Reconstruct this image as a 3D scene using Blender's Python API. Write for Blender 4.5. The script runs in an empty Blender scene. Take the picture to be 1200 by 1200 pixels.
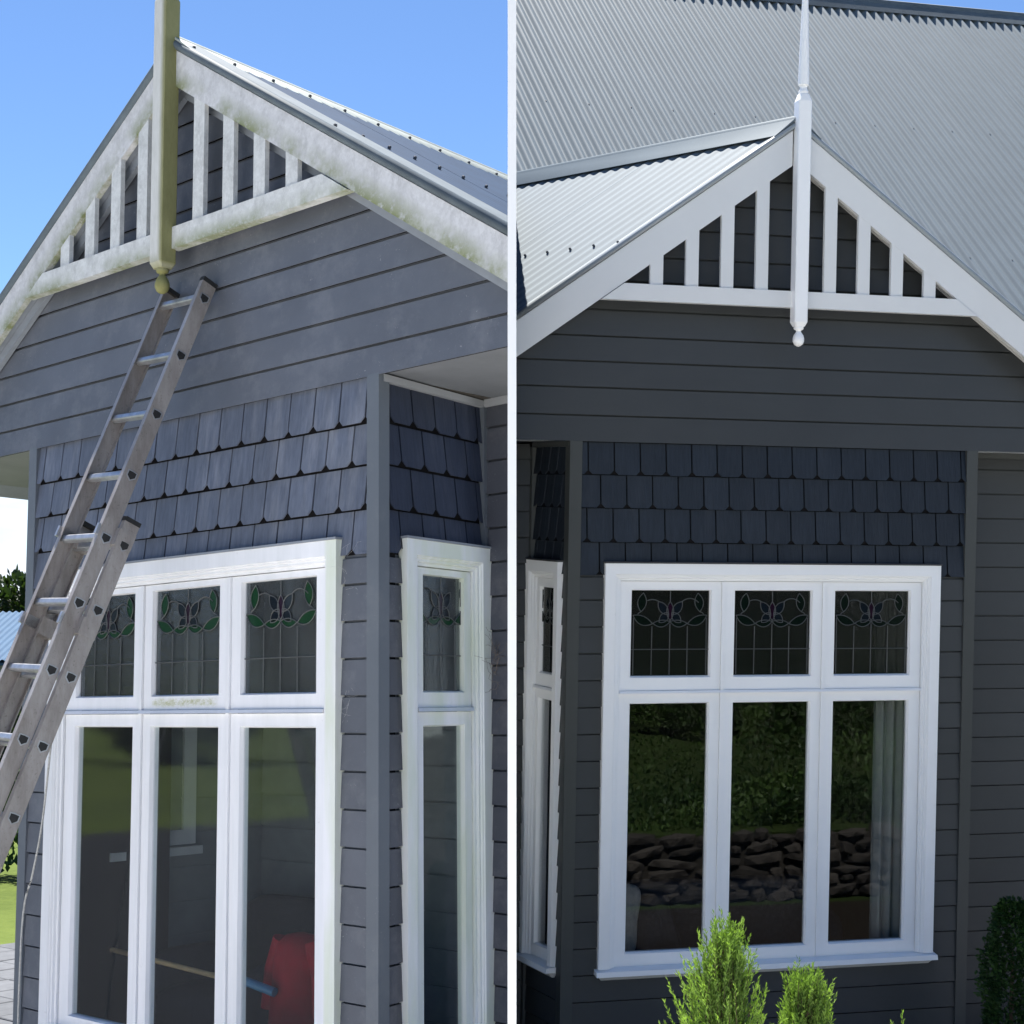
import bpy, bmesh, math, random
from mathutils import Matrix, Vector
R_ = math.radians
random.seed(7)
S = bpy.context.scene
COL = S.collection

# ------------------------------------------------------------------ camera, sky, sun, exposure
PITCH = R_(3.15)
CAMLOC = Vector((0, 0, 2.0))
cam_d = bpy.data.cameras.new('camera'); cam = bpy.data.objects.new('camera', cam_d); COL.objects.link(cam)
cam.location = CAMLOC; cam.rotation_euler = (math.pi/2 + PITCH, 0, 0)
cam_d.sensor_width = 36; cam_d.lens = 54.0; cam_d.clip_start = 0.05; cam_d.clip_end = 2000
S.camera = cam
SUN_EL = R_(66); SUN_AZ = R_(-17)          # azimuth clockwise from +Y: behind the houses, to the right
W = bpy.data.worlds.new('World'); S.world = W; W.use_nodes = True
wn = W.node_tree; wn.nodes.clear()
sky = wn.nodes.new('ShaderNodeTexSky'); sky.sky_type = 'NISHITA'; sky.sun_disc = False
sky.sun_elevation = SUN_EL; sky.sun_rotation = SUN_AZ; sky.altitude = 50; sky.air_density = 0.8; sky.dust_density = 0.0; sky.ozone_density = 8.0
wb = wn.nodes.new('ShaderNodeBackground'); wb.inputs[1].default_value = 0.06
wo = wn.nodes.new('ShaderNodeOutputWorld')
tc = wn.nodes.new('ShaderNodeTexCoord')
mp = wn.nodes.new('ShaderNodeMapping'); mp.inputs['Scale'].default_value = (5, 5, 24)
cn = wn.nodes.new('ShaderNodeTexNoise'); cn.inputs['Scale'].default_value = 1.3; cn.inputs['Detail'].default_value = 6
cr = wn.nodes.new('ShaderNodeMapRange'); cr.inputs[1].default_value = .38; cr.inputs[2].default_value = .6
sx = wn.nodes.new('ShaderNodeSeparateXYZ')
hz = wn.nodes.new('ShaderNodeMapRange'); hz.inputs[1].default_value = .14; hz.inputs[2].default_value = .05
ml = wn.nodes.new('ShaderNodeMath'); ml.operation = 'MULTIPLY'
cm = wn.nodes.new('ShaderNodeMixRGB'); cm.inputs[2].default_value = (6.4, 6.9, 7.6, 1)
L = wn.links.new
L(tc.outputs['Generated'], mp.inputs[0]); L(mp.outputs[0], cn.inputs[0]); L(cn.outputs[0], cr.inputs[0])
L(tc.outputs['Generated'], sx.inputs[0]); L(sx.outputs[2], hz.inputs[0]); L(cr.outputs[0], ml.inputs[0]); L(hz.outputs[0], ml.inputs[1])
L(ml.outputs[0], cm.inputs[0]); L(sky.outputs[0], cm.inputs[1]); L(cm.outputs[0], wb.inputs[0]); L(wb.outputs[0], wo.inputs[0])
sd = bpy.data.lights.new('sun', 'SUN'); sd.energy = 5.0; sd.angle = R_(.6); sd.color = (1, .955, .89)
sun = bpy.data.objects.new('sun', sd); COL.objects.link(sun)
sdir = Vector((math.sin(SUN_AZ)*math.cos(SUN_EL), math.cos(SUN_AZ)*math.cos(SUN_EL), math.sin(SUN_EL)))
sun.rotation_euler = sdir.to_track_quat('Z', 'Y').to_euler(); sun.location = (0, 0, 30)
S.view_settings.view_transform = 'Standard'; S.view_settings.look = 'None'
S.view_settings.exposure = 1.6; S.view_settings.gamma = 1; S.view_settings.use_curve_mapping = False

# ------------------------------------------------------------------ the two sites (each house stands in its own local frame: X along the front, Y into the house, Z up)
c_, s_ = math.cos(PITCH), math.sin(PITCH)
A4 = Matrix(((1, 0, 0, 0), (0, s_, c_, 0), (0, -c_, s_, 0), (0, 0, 0, 1)))
def site(R, t, k):
    m = Matrix.Identity(4)
    for i in range(3):
        for j in range(3): m[i][j] = R[i][j]
        m[i][3] = t[i]
    return Matrix.Translation(CAMLOC) @ A4 @ Matrix.Scale(k, 4) @ m
ML = site(((0.744803, 0.667209, -0.010031), (-0.090463, 0.086067, -0.992174), (-0.661124, 0.739881, 0.124461)), (-1.37299, -0.40751, 6.50554), 1.09)
MR = site(((0.975755, -0.218133, 0.017914), (0.014526, -0.017124, -0.999748), (0.218385, 0.975769, -0.013540)), (1.48281, -0.36636, 8.53837), .87)
SITES = {'L': ML, 'R': MR, 'W': Matrix.Identity(4)}
GL, GR = -3.25, -3.75                      # ground level of each site

# ------------------------------------------------------------------ materials
MATS = {}
class NT:
    def __init__(s, name):
        s.m = bpy.data.materials.new(name); s.m.use_nodes = True; s.t = s.m.node_tree; s.t.nodes.clear()
        s.out = s.n('OutputMaterial'); MATS[name] = s.m
        s._oc = None
    def n(s, k, **kw):
        x = s.t.nodes.new('ShaderNode' + k)
        for a, b in kw.items(): setattr(x, a, b)
        return x
    def l(s, a, b): s.t.links.new(a, b)
    def obj(s):
        if not s._oc: s._oc = s.n('TexCoord').outputs['Object']
        return s._oc
    def noise(s, sc, det=4, rough=.5, scale=(1, 1, 1), vec=None, out=0):
        m = s.n('Mapping'); m.inputs['Scale'].default_value = scale; s.l(vec or s.obj(), m.inputs[0])
        x = s.n('TexNoise'); x.inputs['Scale'].default_value = sc; x.inputs['Detail'].default_value = det; x.inputs['Roughness'].default_value = rough
        s.l(m.outputs[0], x.inputs[0]); return x.outputs[out]
    def rng(s, v, a, b, c=0., d=1.):
        x = s.n('MapRange'); s.l(v, x.inputs[0])
        for i, q in enumerate((a, b, c, d)): x.inputs[i+1].default_value = q
        return x.outputs[0]
    def math(s, op, a, b=None, c=None):
        x = s.n('Math', operation=op)
        for i, q in enumerate((a, b, c)):
            if q is None: continue
            if isinstance(q, (int, float)): x.inputs[i].default_value = q
            else: s.l(q, x.inputs[i])
        return x.outputs[0]
    def mix(s, f, a, b, mode='MIX'):
        x = s.n('MixRGB', blend_type=mode)
        for i, q in enumerate((f, a, b)):
            if isinstance(q, (int, float)): x.inputs[i].default_value = q if i == 0 else (q, q, q, 1)
            elif isinstance(q, (tuple, list)): x.inputs[i].default_value = (*q[:3], 1)
            else: s.l(q, x.inputs[i])
        return x.outputs[0]
    def bump(s, h, st=.3, dist=.01):
        x = s.n('Bump'); x.inputs['Strength'].default_value = st; x.inputs['Distance'].default_value = dist; s.l(h, x.inputs['Height']); return x.outputs[0]
    def done(s, col, rough=.6, spec=.4, metal=0., bump=None, extra=None):
        p = s.n('BsdfPrincipled')
        if isinstance(col, (tuple, list)): p.inputs['Base Color'].default_value = (*col[:3], 1)
        else: s.l(col, p.inputs['Base Color'])
        if isinstance(rough, (int, float)): p.inputs['Roughness'].default_value = rough
        else: s.l(rough, p.inputs['Roughness'])
        p.inputs['Specular IOR Level'].default_value = spec; p.inputs['Metallic'].default_value = metal
        if bump is not None: s.l(bump, p.inputs['Normal'])
        s.l(p.outputs[0], s.out.inputs[0]); return s.m
def mul(c, k): return tuple(x*k for x in c)

def paint(name, col, var=.12, dirt=(.3, .28, .25), dirt_amt=.0, rough=.5, grain=.15, specks=0., rnd=.06, spec=.4, streak=(1, 1, 1)):
    m = NT(name)
    big = m.noise(1.7, 5, .6, streak); fine = m.noise(26, 5, .7, streak)
    c = m.mix(m.rng(big, .3, .7), mul(col, 1-var), mul(col, 1+var))
    c = m.mix(m.rng(fine, .3, .7), m.mix(1., c, 1-var*.6, 'MULTIPLY'), c)
    oi = m.n('ObjectInfo').outputs['Random']
    c = m.mix(1., c, m.mix(oi, 1-rnd, 1+rnd), 'MULTIPLY')
    if dirt_amt:
        d = m.math('MULTIPLY', m.rng(m.noise(3.1, 8, .75, streak), .5, .72), dirt_amt)
        c = m.mix(d, c, dirt)
    if specks:
        sp = m.math('MULTIPLY', m.rng(m.noise(95, 3, .7), .66, .74), m.rng(m.noise(2.2, 3, .6), .48, .66))
        c = m.mix(m.math('MULTIPLY', sp, specks), c, (.62, .62, .62))
    return m.done(c, m.rng(fine, .2, .8, rough-.08, rough+.1), spec, bump=m.bump(fine, grain, .004))

paint('siding_old', (.108, .117, .138), .16, (.24, .245, .26), .40, .5, .25, .6, .05)
paint('post_old', (.110, .125, .145), .08, (.22, .22, .22), .25, .5, .1, .2)
paint('siding_new', (.048, .051, .053), .07, rough=.42, grain=.12, rnd=.05)
paint('post_new', (.058, .062, .060), .05, rough=.4, grain=.08)
def shingle(name, col, var, dusty):
    m = NT(name)
    g = m.noise(60, 6, .7, (1, 1, .055)); g2 = m.noise(9, 5, .7, (1, 1, .2)); blot = m.noise(5, 4, .6)
    c = m.mix(m.rng(g, .35, .65), mul(col, 1-var), mul(col, 1+var))
    c = m.mix(m.math('MULTIPLY', m.rng(g2, .5, .75), dusty), c, (.36, .37, .40))
    c = m.mix(1., c, m.mix(m.n('ObjectInfo').outputs['Random'], .86, 1.14), 'MULTIPLY')
    c = m.mix(m.rng(blot, .3, .7, 0, .35), c, mul(col, .75))
    return m.done(c, .55, .35, bump=m.bump(g, .55, .004))
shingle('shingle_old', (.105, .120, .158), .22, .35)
shingle('shingle_shaded', (.026, .033, .056), .2, .08)  # darker copy of the old shingles: shade of the side walls painted in
paint('siding_shaded', (.068, .072, .088), .14, (.2, .19, .2), .45, .5, .25, .5, .05)  # old siding colour darkened to carry the shade beside the bay
shingle('shingle_new', (.0135, .0195, .029), .18, .03)
paint('white_new', (.91, .905, .895), .02, rough=.32, grain=.04, rnd=.0)
def white_old():
    m = NT('white_old')
    o = m.obj(); sp = m.n('SeparateXYZ'); m.l(o, sp.inputs[0])
    st = m.noise(6, 6, .7, (1, 1, .12)); fine = m.noise(40, 5, .7)
    c = m.mix(m.rng(st, .35, .7), (.80, .80, .82), (.68, .69, .70))
    # green film on the outer casing beside the corner post and under the middle leadlight
    gx = m.math('MULTIPLY', m.rng(sp.outputs[0], .925, .945), m.rng(m.noise(7, 4, .6, (1, 1, .2)), .35, .62))
    c = m.mix(m.math('MULTIPLY', gx, .55), c, (.55, .62, .42))
    z = m.math('ABSOLUTE', m.math('SUBTRACT', sp.outputs[2], 3.25-1.205)); x = m.math('ABSOLUTE', m.math('SUBTRACT', sp.outputs[0], .01))
    pz = m.math('MULTIPLY', m.rng(z, .022, .006), m.rng(x, .235, .19)); pz = m.math('MULTIPLY', pz, m.rng(m.noise(75, 6, .8, (.6, 1, 1)), .36, .62))
    c = m.mix(m.math('MULTIPLY', pz, .85), c, (.33, .34, .10))
    dk = m.rng(m.noise(18, 7, .8), .64, .72)
    c = m.mix(m.math('MULTIPLY', dk, .35), c, (.30, .28, .25))
    return m.done(c, .45, .4, bump=m.bump(fine, .1, .003))
white_old()
def mossy(name, base, k):
    """weathered off-white board; green growth keeps to its lower edge (slope k, offset in Z)"""
    m = NT(name); o = m.obj(); sp = m.n('SeparateXYZ'); m.l(o, sp.inputs[0])
    n1 = m.noise(3.2, 6, .65); n2 = m.noise(28, 6, .75); n3 = m.noise(16, 8, .8, (1, 1, .6))
    c = m.mix(m.rng(n2, .3, .7), mul(base, .82), mul(base, 1.08))
    c = m.mix(m.math('MULTIPLY', m.rng(n3, .46, .68), .7), c, mul(base, .58))
    d = m.math('SUBTRACT', m.math('ADD', m.math('MULTIPLY', m.math('ABSOLUTE', sp.outputs[0]), k[0]), sp.outputs[2]), k[1])
    edge = m.rng(d, k[2]*.8, 0.)
    g = m.math('MULTIPLY', edge, m.rng(n1, .40, .55)); g = m.math('MULTIPLY', g, m.rng(n2, .28, .5))
    c = m.mix(m.math('MULTIPLY', g, k[3]), c, m.mix(n3, (.08, .10, .035), (.28, .31, .13)))
    return m.done(c, .7, .25, bump=m.bump(n2, .25, .004))
mossy('barge_old', (.60, .60, .61), (.6496, 1.5946-.1614+3.25, 1.13-1., .95))
mossy('tie_old', (.62, .63, .62), (0, .69+3.25, .09, .9))
def post_moss():
    m = NT('finial_old'); sp = m.n('SeparateXYZ'); m.l(m.obj(), sp.inputs[0])
    n = m.noise(24, 6, .75, (1, 1, .3)); n1 = m.noise(3, 4, .6, (1, 1, .35))
    c = m.mix(m.rng(n, .3, .7), (.50, .50, .47), (.62, .62, .60))
    side = m.math('MULTIPLY', m.rng(sp.outputs[0], .0, .03), m.rng(n1, .22, .42))
    low = m.rng(sp.outputs[2], 3.25+.68, 3.25+.60)
    f = m.math('MAXIMUM', side, low)
    c = m.mix(m.math('MULTIPLY', f, .95), c, m.mix(n, (.13, .13, .03), (.27, .26, .10)))
    return m.done(c, .75, .2, bump=m.bump(n, .3, .003))
post_moss()
def simple(name, col, rough=.5, spec=.4, metal=0., var=.1, sc=12, bump=.1, dist=.004, rnd=0.):
    m = NT(name); n = m.noise(sc, 5, .65)
    c = m.mix(m.rng(n, .3, .7), mul(col, 1-var), mul(col, 1+var))
    if rnd: c = m.mix(1., c, m.mix(m.n('ObjectInfo').outputs['Random'], 1-rnd, 1+rnd), 'MULTIPLY')
    return m.done(c, rough, spec, metal, m.bump(n, bump, dist))
simple('shade_backing', (.012, .012, .014), .9, .1)  # black sheet behind boards and shingles, paints their gaps as dark shadow lines
simple('roof_new', (.132, .163, .188), .65, .1, 0., .05, 3, .02)
simple('roof_old', (.024, .050, .098), .7, .03, 0., .10, 5, .04)
simple('flash_new', (.26, .29, .31), .3, .5, 0., .04, 3, .02)
simple('cap_old', (.34, .37, .35), .65, .12, 0., .14, 9, .05)
simple('flash_old', (.105, .13, .15), .65, .12, 0., .14, 9, .05)
simple('trim_new', (.70, .70, .69), .38, .4, 0., .02, 4, .04)
simple('soffit_old', (.22, .24, .27), .6, .3, 0., .12, 6, .05)
simple('soffit_new', (.60, .59, .56), .5, .3, 0., .05, 6, .05)
simple('soffit_grey', (.17, .18, .195), .6, .3, 0., .10, 5, .03)
simple('bead_grey', (.30, .31, .33), .6, .3, 0., .05, 6, .03)
simple('soffit_white', (.48, .50, .52), .6, .3, 0., .05, 6, .03)
simple('flash_dark', (.05, .05, .055), .5, .4, 0., .2, 10, .05)
simple('screw_metal', (.10, .10, .11), .5, .4, .3, .2, 20, .05)
simple('alloy', (.42, .43, .45), .38, .5, .75, .25, 20, .12)
def stile_mat():
    m = NT('alloy_dirty'); n = m.noise(7, 8, .75, (1, 1, .25)); n2 = m.noise(60, 6, .8)
    c = m.mix(m.rng(n, .3, .68), (.47, .44, .42), (.24, .21, .19))
    c = m.mix(m.math('MULTIPLY', m.rng(n2, .58, .68), .6), c, (.10, .09, .08))
    return m.done(c, m.rng(n2, .2, .8, .35, .6), .5, .45, m.bump(n2, .3, .002))
stile_mat()
simple('black_plastic', (.02, .02, .02), .5, .4)
simple('lead', (.085, .09, .09), .5, .3, .2, .15, 50, .1)
simple('wall_dark', (.075, .068, .06), .8, .2, 0., .15, 4, .05)
simple('wall_pale', (.42, .43, .43), .8, .2, 0., .08, 4, .05)
simple('boards_inside', (.13, .145, .15), .6, .3, 0., .12, 9, .1)
simple('floor_dark', (.06, .045, .035), .6, .3, 0., .25, 6, .05)
simple('linen', (.36, .33, .29), .9, .1, 0., .15, 30, .3)
simple('grey_fabric', (.045, .045, .05), .9, .1, 0., .15, 40, .3)
simple('dark_fabric', (.03, .03, .035), .9, .1, 0., .2, 40, .3)
simple('sheer', (.30, .31, .30), .9, .1, 0., .06, 20, .1)
simple('red_cloth', (.26, .007, .018), .8, .2, 0., .2, 9, .2)
simple('print_white', (.7, .7, .7), .7, .2)
simple('timber', (.48, .33, .17), .6, .3, 0., .2, 12, .1)
simple('blue_plastic', (.04, .16, .30), .4, .4)
simple('rope_mat', (.42, .42, .40), .9, .1, 0., .25, 80, .4)
simple('web', (.50, .50, .50), .9, .1)
simple('twig', (.16, .13, .11), .9, .1)
simple('bark', (.10, .07, .05), .9, .1, 0., .3, 14, .6, .02)
simple('bounce_gravel', (.64, .63, .61), .95, .1, 0., .25, 40, .6, .01)
simple('stone', (.045, .04, .035), .9, .2, 0., .35, 7, .6, .02, .35)
simple('mortar', (.04, .036, .03), .95, .1, 0., .3, 9, .4, .02)
simple('paver', (.10, .105, .115), .85, .2, 0., .15, 12, .3, .004, .12)
simple('grout', (.14, .14, .14), .95, .1)
simple('bounce_stone', (.62, .61, .59), .9, .2, 0., .12, 6, .3)
simple('asphalt', (.03, .031, .034), .9, .2, 0., .3, 30, .5, .01)
simple('shed_wall', (.30, .31, .32), .6, .3, 0., .06, 4, .05)
simple('shed_roof', (.05, .10, .17), .7, .15, 0., .1, 4, .05)
simple('divider_white', (.9, .9, .9), .5, .3, 0., .015, 6, .04)
def ground(name, c1, c2, c3, sc):
    m = NT(name); n = m.noise(sc, 6, .7); n2 = m.noise(sc*9, 5, .75); n3 = m.noise(sc*.13, 4, .6)
    c = m.mix(m.rng(n, .3, .7), c1, c2); c = m.mix(m.rng(n2, .35, .7, 0, .7), c, c3); c = m.mix(m.rng(n3, .4, .6, 0, .45), c, mul(c2, 1.3))
    return m.done(c, .95, .1, bump=m.bump(n2, .8, .04))
ground('grass', (.060, .085, .018), (.095, .125, .028), (.042, .065, .014), 1.2)
ground('soil', (.02, .016, .012), (.03, .024, .018), (.015, .012, .01), 2.)
ground('rough_grass', (.02, .035, .008), (.035, .055, .012), (.012, .02, .006), 2.)
def leaf(name, c1, c2, rough=.55, tr=.25):
    m = NT(name); oi = m.n('Attribute', attribute_name='tone').outputs['Fac']
    c = m.mix(oi, c1, c2); p = m.n('BsdfPrincipled'); m.l(c, p.inputs['Base Color']); p.inputs['Roughness'].default_value = rough; p.inputs['Specular IOR Level'].default_value = .3
    t = m.n('BsdfTranslucent'); m.l(m.mix(1., c, (1.3, 1.5, .6), 'MULTIPLY'), t.inputs[0]); x = m.n('MixShader'); x.inputs[0].default_value = tr
    m.l(p.outputs[0], x.inputs[1]); m.l(t.outputs[0], x.inputs[2]); m.l(x.outputs[0], m.out.inputs[0])
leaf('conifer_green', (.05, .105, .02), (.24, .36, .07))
leaf('box_green', (.012, .035, .008), (.045, .10, .02))
leaf('tree_green', (.010, .020, .008), (.038, .062, .018))
leaf('dark_leaf', (.006, .012, .005), (.018, .030, .010), .6, .1)
leaf('bank_green', (.015, .04, .008), (.06, .11, .02))
def glass(name, tint, refl, bumpy=0., rough=0., absorb=0.):
    m = NT(name)
    tr = m.n('BsdfTransparent'); tr.inputs[0].default_value = (*tint, 1)
    g = m.n('BsdfGlossy'); g.inputs['Roughness'].default_value = rough; g.inputs[0].default_value = (.95, .97, 1, 1)
    nrm = None
    if bumpy:
        nrm = m.bump(m.noise(55, 3, .55), bumpy, .004); m.l(nrm, g.inputs['Normal'])
    f = m.n('Fresnel'); ior = m.math('ADD', 1.52, m.math('MULTIPLY', m.n('NewGeometry').outputs['Backfacing'], 1/1.52-1.52)); m.l(ior, f.inputs[0])
    if nrm is not None: m.l(nrm, f.inputs['Normal'])
    k = m.math('MULTIPLY', f.outputs[0], refl)
    x = m.n('MixShader'); m.l(k, x.inputs[0]); m.l(tr.outputs[0], x.inputs[1]); m.l(g.outputs[0], x.inputs[2]); last = x.outputs[0]
    if absorb:
        d = m.n('BsdfDiffuse'); d.inputs[0].default_value = (.30, .31, .32, 1); y = m.n('MixShader'); y.inputs[0].default_value = absorb
        m.l(last, y.inputs[1]); m.l(d.outputs[0], y.inputs[2]); last = y.outputs[0]
    m.l(last, m.out.inputs[0])
glass('glass_clear', (.90, .91, .91), 1.3)
glass('glass_old', (.93, .96, .96), .75, .02, 0., .02)
glass('glass_rippled', (.62, .65, .66), .9, .5, .08, .06)
glass('glass_rippled_new', (.50, .50, .48), .9, .5, .08, .02)
def cglass(name, col, a):
    m = NT(name); tr = m.n('BsdfTransparent'); tr.inputs[0].default_value = (*col, 1)
    p = m.n('BsdfPrincipled'); p.inputs['Base Color'].default_value = (*mul(col, .6), 1); p.inputs['Roughness'].default_value = .15
    x = m.n('MixShader'); x.inputs[0].default_value = a; m.l(tr.outputs[0], x.inputs[1]); m.l(p.outputs[0], x.inputs[2]); m.l(x.outputs[0], m.out.inputs[0])
cglass('glass_green', (.02, .11, .045), .55)
cglass('glass_green_dark', (.008, .022, .016), .6)
cglass('glass_purple', (.035, .008, .035), .7)
cglass('glass_navy', (.012, .022, .035), .7)

# ------------------------------------------------------------------ object helpers
LOC = {}
def thing(name, label, cat, st, loc=(0, 0, 0), group=None, rot=0.):
    o = bpy.data.objects.new(name, None); COL.objects.link(o); o.empty_display_size = .2
    o.matrix_world = SITES[st] @ Matrix.Translation(loc) @ Matrix.Rotation(rot, 4, 'Z')
    o['label'] = label; o['category'] = cat
    if group: o['group'] = group
    LOC[o.name] = Vector(loc); return o
def base_of(p):
    while p is not None and p.name not in LOC: p = p.parent
    return LOC[p.name] if p is not None else Vector((0, 0, 0))
def mesh(name, V, F, mat, parent, smooth=False, st=None, kind=None, tone=None, label=None):
    """V in site coordinates; parent = thing or part. Top level when parent is None (site st)."""
    off = base_of(parent)
    me = bpy.data.meshes.new(name); me.from_pydata([tuple(Vector(v)-off) for v in V], [], F); me.update()
    if mat: me.materials.append(MATS[mat])
    if smooth is not False:
        for p in me.polygons: p.use_smooth = True
        if smooth is not True: me.set_sharp_from_angle(angle=R_(smooth))
    if tone is not None:
        a = me.attributes.new('tone', 'FLOAT', 'FACE'); a.data.foreach_set('value', tone)
    o = bpy.data.objects.new(name, me); COL.objects.link(o)
    if parent is not None: o.parent = parent
    elif st: o.matrix_world = SITES[st]
    if kind: o['kind'] = kind
    if label: o['label'] = label
    return o
def top(o, label, cat, group=None):
    o['label'] = label; o['category'] = cat
    if group: o['group'] = group
    return o
class MB:
    def __init__(s): s.V = []; s.F = []
    def add(s, V, F):
        k = len(s.V); s.V += [tuple(v) for v in V]; s.F += [tuple(i+k for i in f) for f in F]; return s
    def hexa(s, P):
        """8 points: 0-3 one end ring, 4-7 the other"""
        return s.add(P, [(0, 3, 2, 1), (4, 5, 6, 7), (0, 1, 5, 4), (1, 2, 6, 5), (2, 3, 7, 6), (3, 0, 4, 7)])
    def box(s, fr, u0, u1, n0, n1, z0, z1):
        return s.hexa([fr(u, n, z) for z in (z0, z1) for u, n in ((u0, n0), (u1, n0), (u1, n1), (u0, n1))])
    def sweep(s, stations, closed=False, caps=True):
        """stations: rings of equal length"""
        n = len(stations[0]); V = [p for r in stations for p in r]; F = []
        m = len(stations)
        for i in range(m if closed else m-1):
            a, b = i*n, ((i+1) % m)*n
            for j in range(n): F.append((a+j, a+(j+1) % n, b+(j+1) % n, b+j))
        if caps and not closed: F.append(tuple(range(n))[::-1]); F.append(tuple((m-1)*n+j for j in range(n)))
        return s.add(V, F)
    def tube(s, pts, r, n=6):
        pts = [Vector(p) for p in pts]; rings = []
        for i, p in enumerate(pts):
            d = (pts[min(i+1, len(pts)-1)]-pts[max(i-1, 0)]).normalized()
            a = d.cross(Vector((0, 0, 1)) if abs(d.z) < .9 else Vector((1, 0, 0))).normalized(); b = d.cross(a)
            rr = r[i] if isinstance(r, (list, tuple)) else r
            rings.append([p+(a*math.cos(t)+b*math.sin(t))*rr for t in [2*math.pi*k/n for k in range(n)]])
        return s.sweep(rings)
    def go(s, name, mat, parent, **kw):
        o = mesh(name, s.V, s.F, mat, parent, **kw)
        bm = bmesh.new(); bm.from_mesh(o.data); bmesh.ops.recalc_face_normals(bm, faces=bm.faces)
        bm.to_mesh(o.data); bm.free(); return o
def front(u, n, z): return Vector((u, -n, z))
def ident(x, y, z): return Vector((x, y, z))
def lathe(mb, cx, cy, prof, n=14):
    mb.sweep([[Vector((cx+r*math.cos(2*math.pi*k/n), cy+r*math.sin(2*math.pi*k/n), z)) for k in range(n)] for r, z in prof])

# ------------------------------------------------------------------ walls, shingles, windows
def board(parent, mat, fr, ub0, ub1, ut0, ut1, z0, z1, nb=.02, nt=.004, name='weatherboard'):
    mb = MB()
    h = z1-z0; cv = min(.015, h*.4)
    gr = min(.0145, h*.4)                     # rebate along the top edge: the shadow groove between boards
    prof = [(nb, 0), (nb-.004, 0), (nb-.005, cv), (.0, cv), (-.004, h), (-.002, h), (-.002, h-gr), (nb*.62, h-gr)]
    mb.sweep([[fr(a+(b-a)*min(z/h, 1), n, z0+z) for n, z in prof] for a, b in ((ub0, ut0), (ub1, ut1))])
    o = mb.go(name, mat, parent); return o
def boards(parent, mat, fr, u0, u1, ztop, zbot, laps, pitch):
    """laps: list of lower edges going down from ztop"""
    z1 = ztop
    for z0 in laps:
        if z0 < zbot-.001: z0 = zbot
        if z1-z0 > .01: board(parent, mat, fr, u0, u1, u0, u1, z0, min(z1+.006, ztop))
        z1 = z0
        if z0 <= zbot: break
SH = {}
def shingle_mesh(w, h, key):
    if key in SH: return SH[key]
    g = .0035; c = .016; x0, x1 = g, w-g
    P = [(x0, h+.004), (x0, c), (x0+c, 0), (x1-c, 0), (x1, c), (x1, h+.004)]
    nf = [.004, .0125, .014, .014, .0125, .004]
    V = [(x, -n, z) for (x, z), n in zip(P, nf)] + [(x, .002, z) for x, z in P]
    F = [(0, 1, 4, 5), (1, 2, 3, 4)] + [(i, (i+1) % 6, (i+1) % 6+6, i+6) for i in range(6)]
    F = [tuple(reversed(f)) if i > 1 else f for i, f in enumerate(F)]
    me = bpy.data.meshes.new('shingle'); me.from_pydata(V, [], F)
    bm = bmesh.new(); bm.from_mesh(me); bmesh.ops.recalc_face_normals(bm, faces=bm.faces); bm.to_mesh(me); bm.free()
    SH[key] = me; return me
def shingles(parent, mat, fr, u0, u1, rows, w, phase, flip=False):
    """rows: z of lower edges from the top (first entry is the top line). Whole tiles share one mesh; tiles at the ends are cut."""
    for r in range(1, len(rows)):
        zt, zb = rows[r-1], rows[r]; h = zt-zb
        start = phase + (w/2 if r % 2 == 0 else 0)
        k = math.floor((u0-start)/w); u = start+k*w
        while u < u1-.004:
            a, b = max(u, u0), min(u+w, u1)
            if b-a > .012:
                g = .004; c = .021; x0, x1 = a+(g if a == u else .0), b-(g if b == u+w else .0)
                jz = random.uniform(-.002, .002); jn = random.uniform(-.0012, .0015)
                ca = c if a == u else .0005; cb = c if b == u+w else .0005
                if b-a < 2.2*c: ca = min(ca, (b-a)*.4); cb = min(cb, (b-a)*.4)
                tp = zt-.004 if r > 1 else zt
                P = [(x0, tp), (x0, zb+ca+jz), (x0+ca, zb+jz), (x1-cb, zb+jz), (x1, zb+cb+jz), (x1, tp)]
                nf = [.005, .022+jn, .025+jn, .025+jn, .022+jn, .005]
                nk = [-.002, nf[1]-.005, nf[2]-.005, nf[3]-.005, nf[4]-.005, -.002]
                V = [fr(x, n, z) for (x, z), n in zip(P, nf)] + [fr(x, n, z) for (x, z), n in zip(P, nk)]
                F = [(0, 1, 4, 5), (1, 2, 3, 4)] + [(i, (i+1) % 6, (i+1) % 6+6, i+6) for i in range(6)]
                MB().add(V, F).go('shingle', mat, parent)
            u += w
def arc(a, b, bul, n=8):
    """points from a to b bulging sideways by bul (fraction of length)"""
    ax, az = a; bx, bz = b; L_ = math.hypot(bx-ax, bz-az) or 1; nx, nz = -(bz-az)/L_, (bx-ax)/L_
    return [(ax+(bx-ax)*t+nx*bul*L_*4*t*(1-t), az+(bz-az)*t+nz*bul*L_*4*t*(1-t)) for t in [i/n for i in range(n+1)]]
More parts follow.
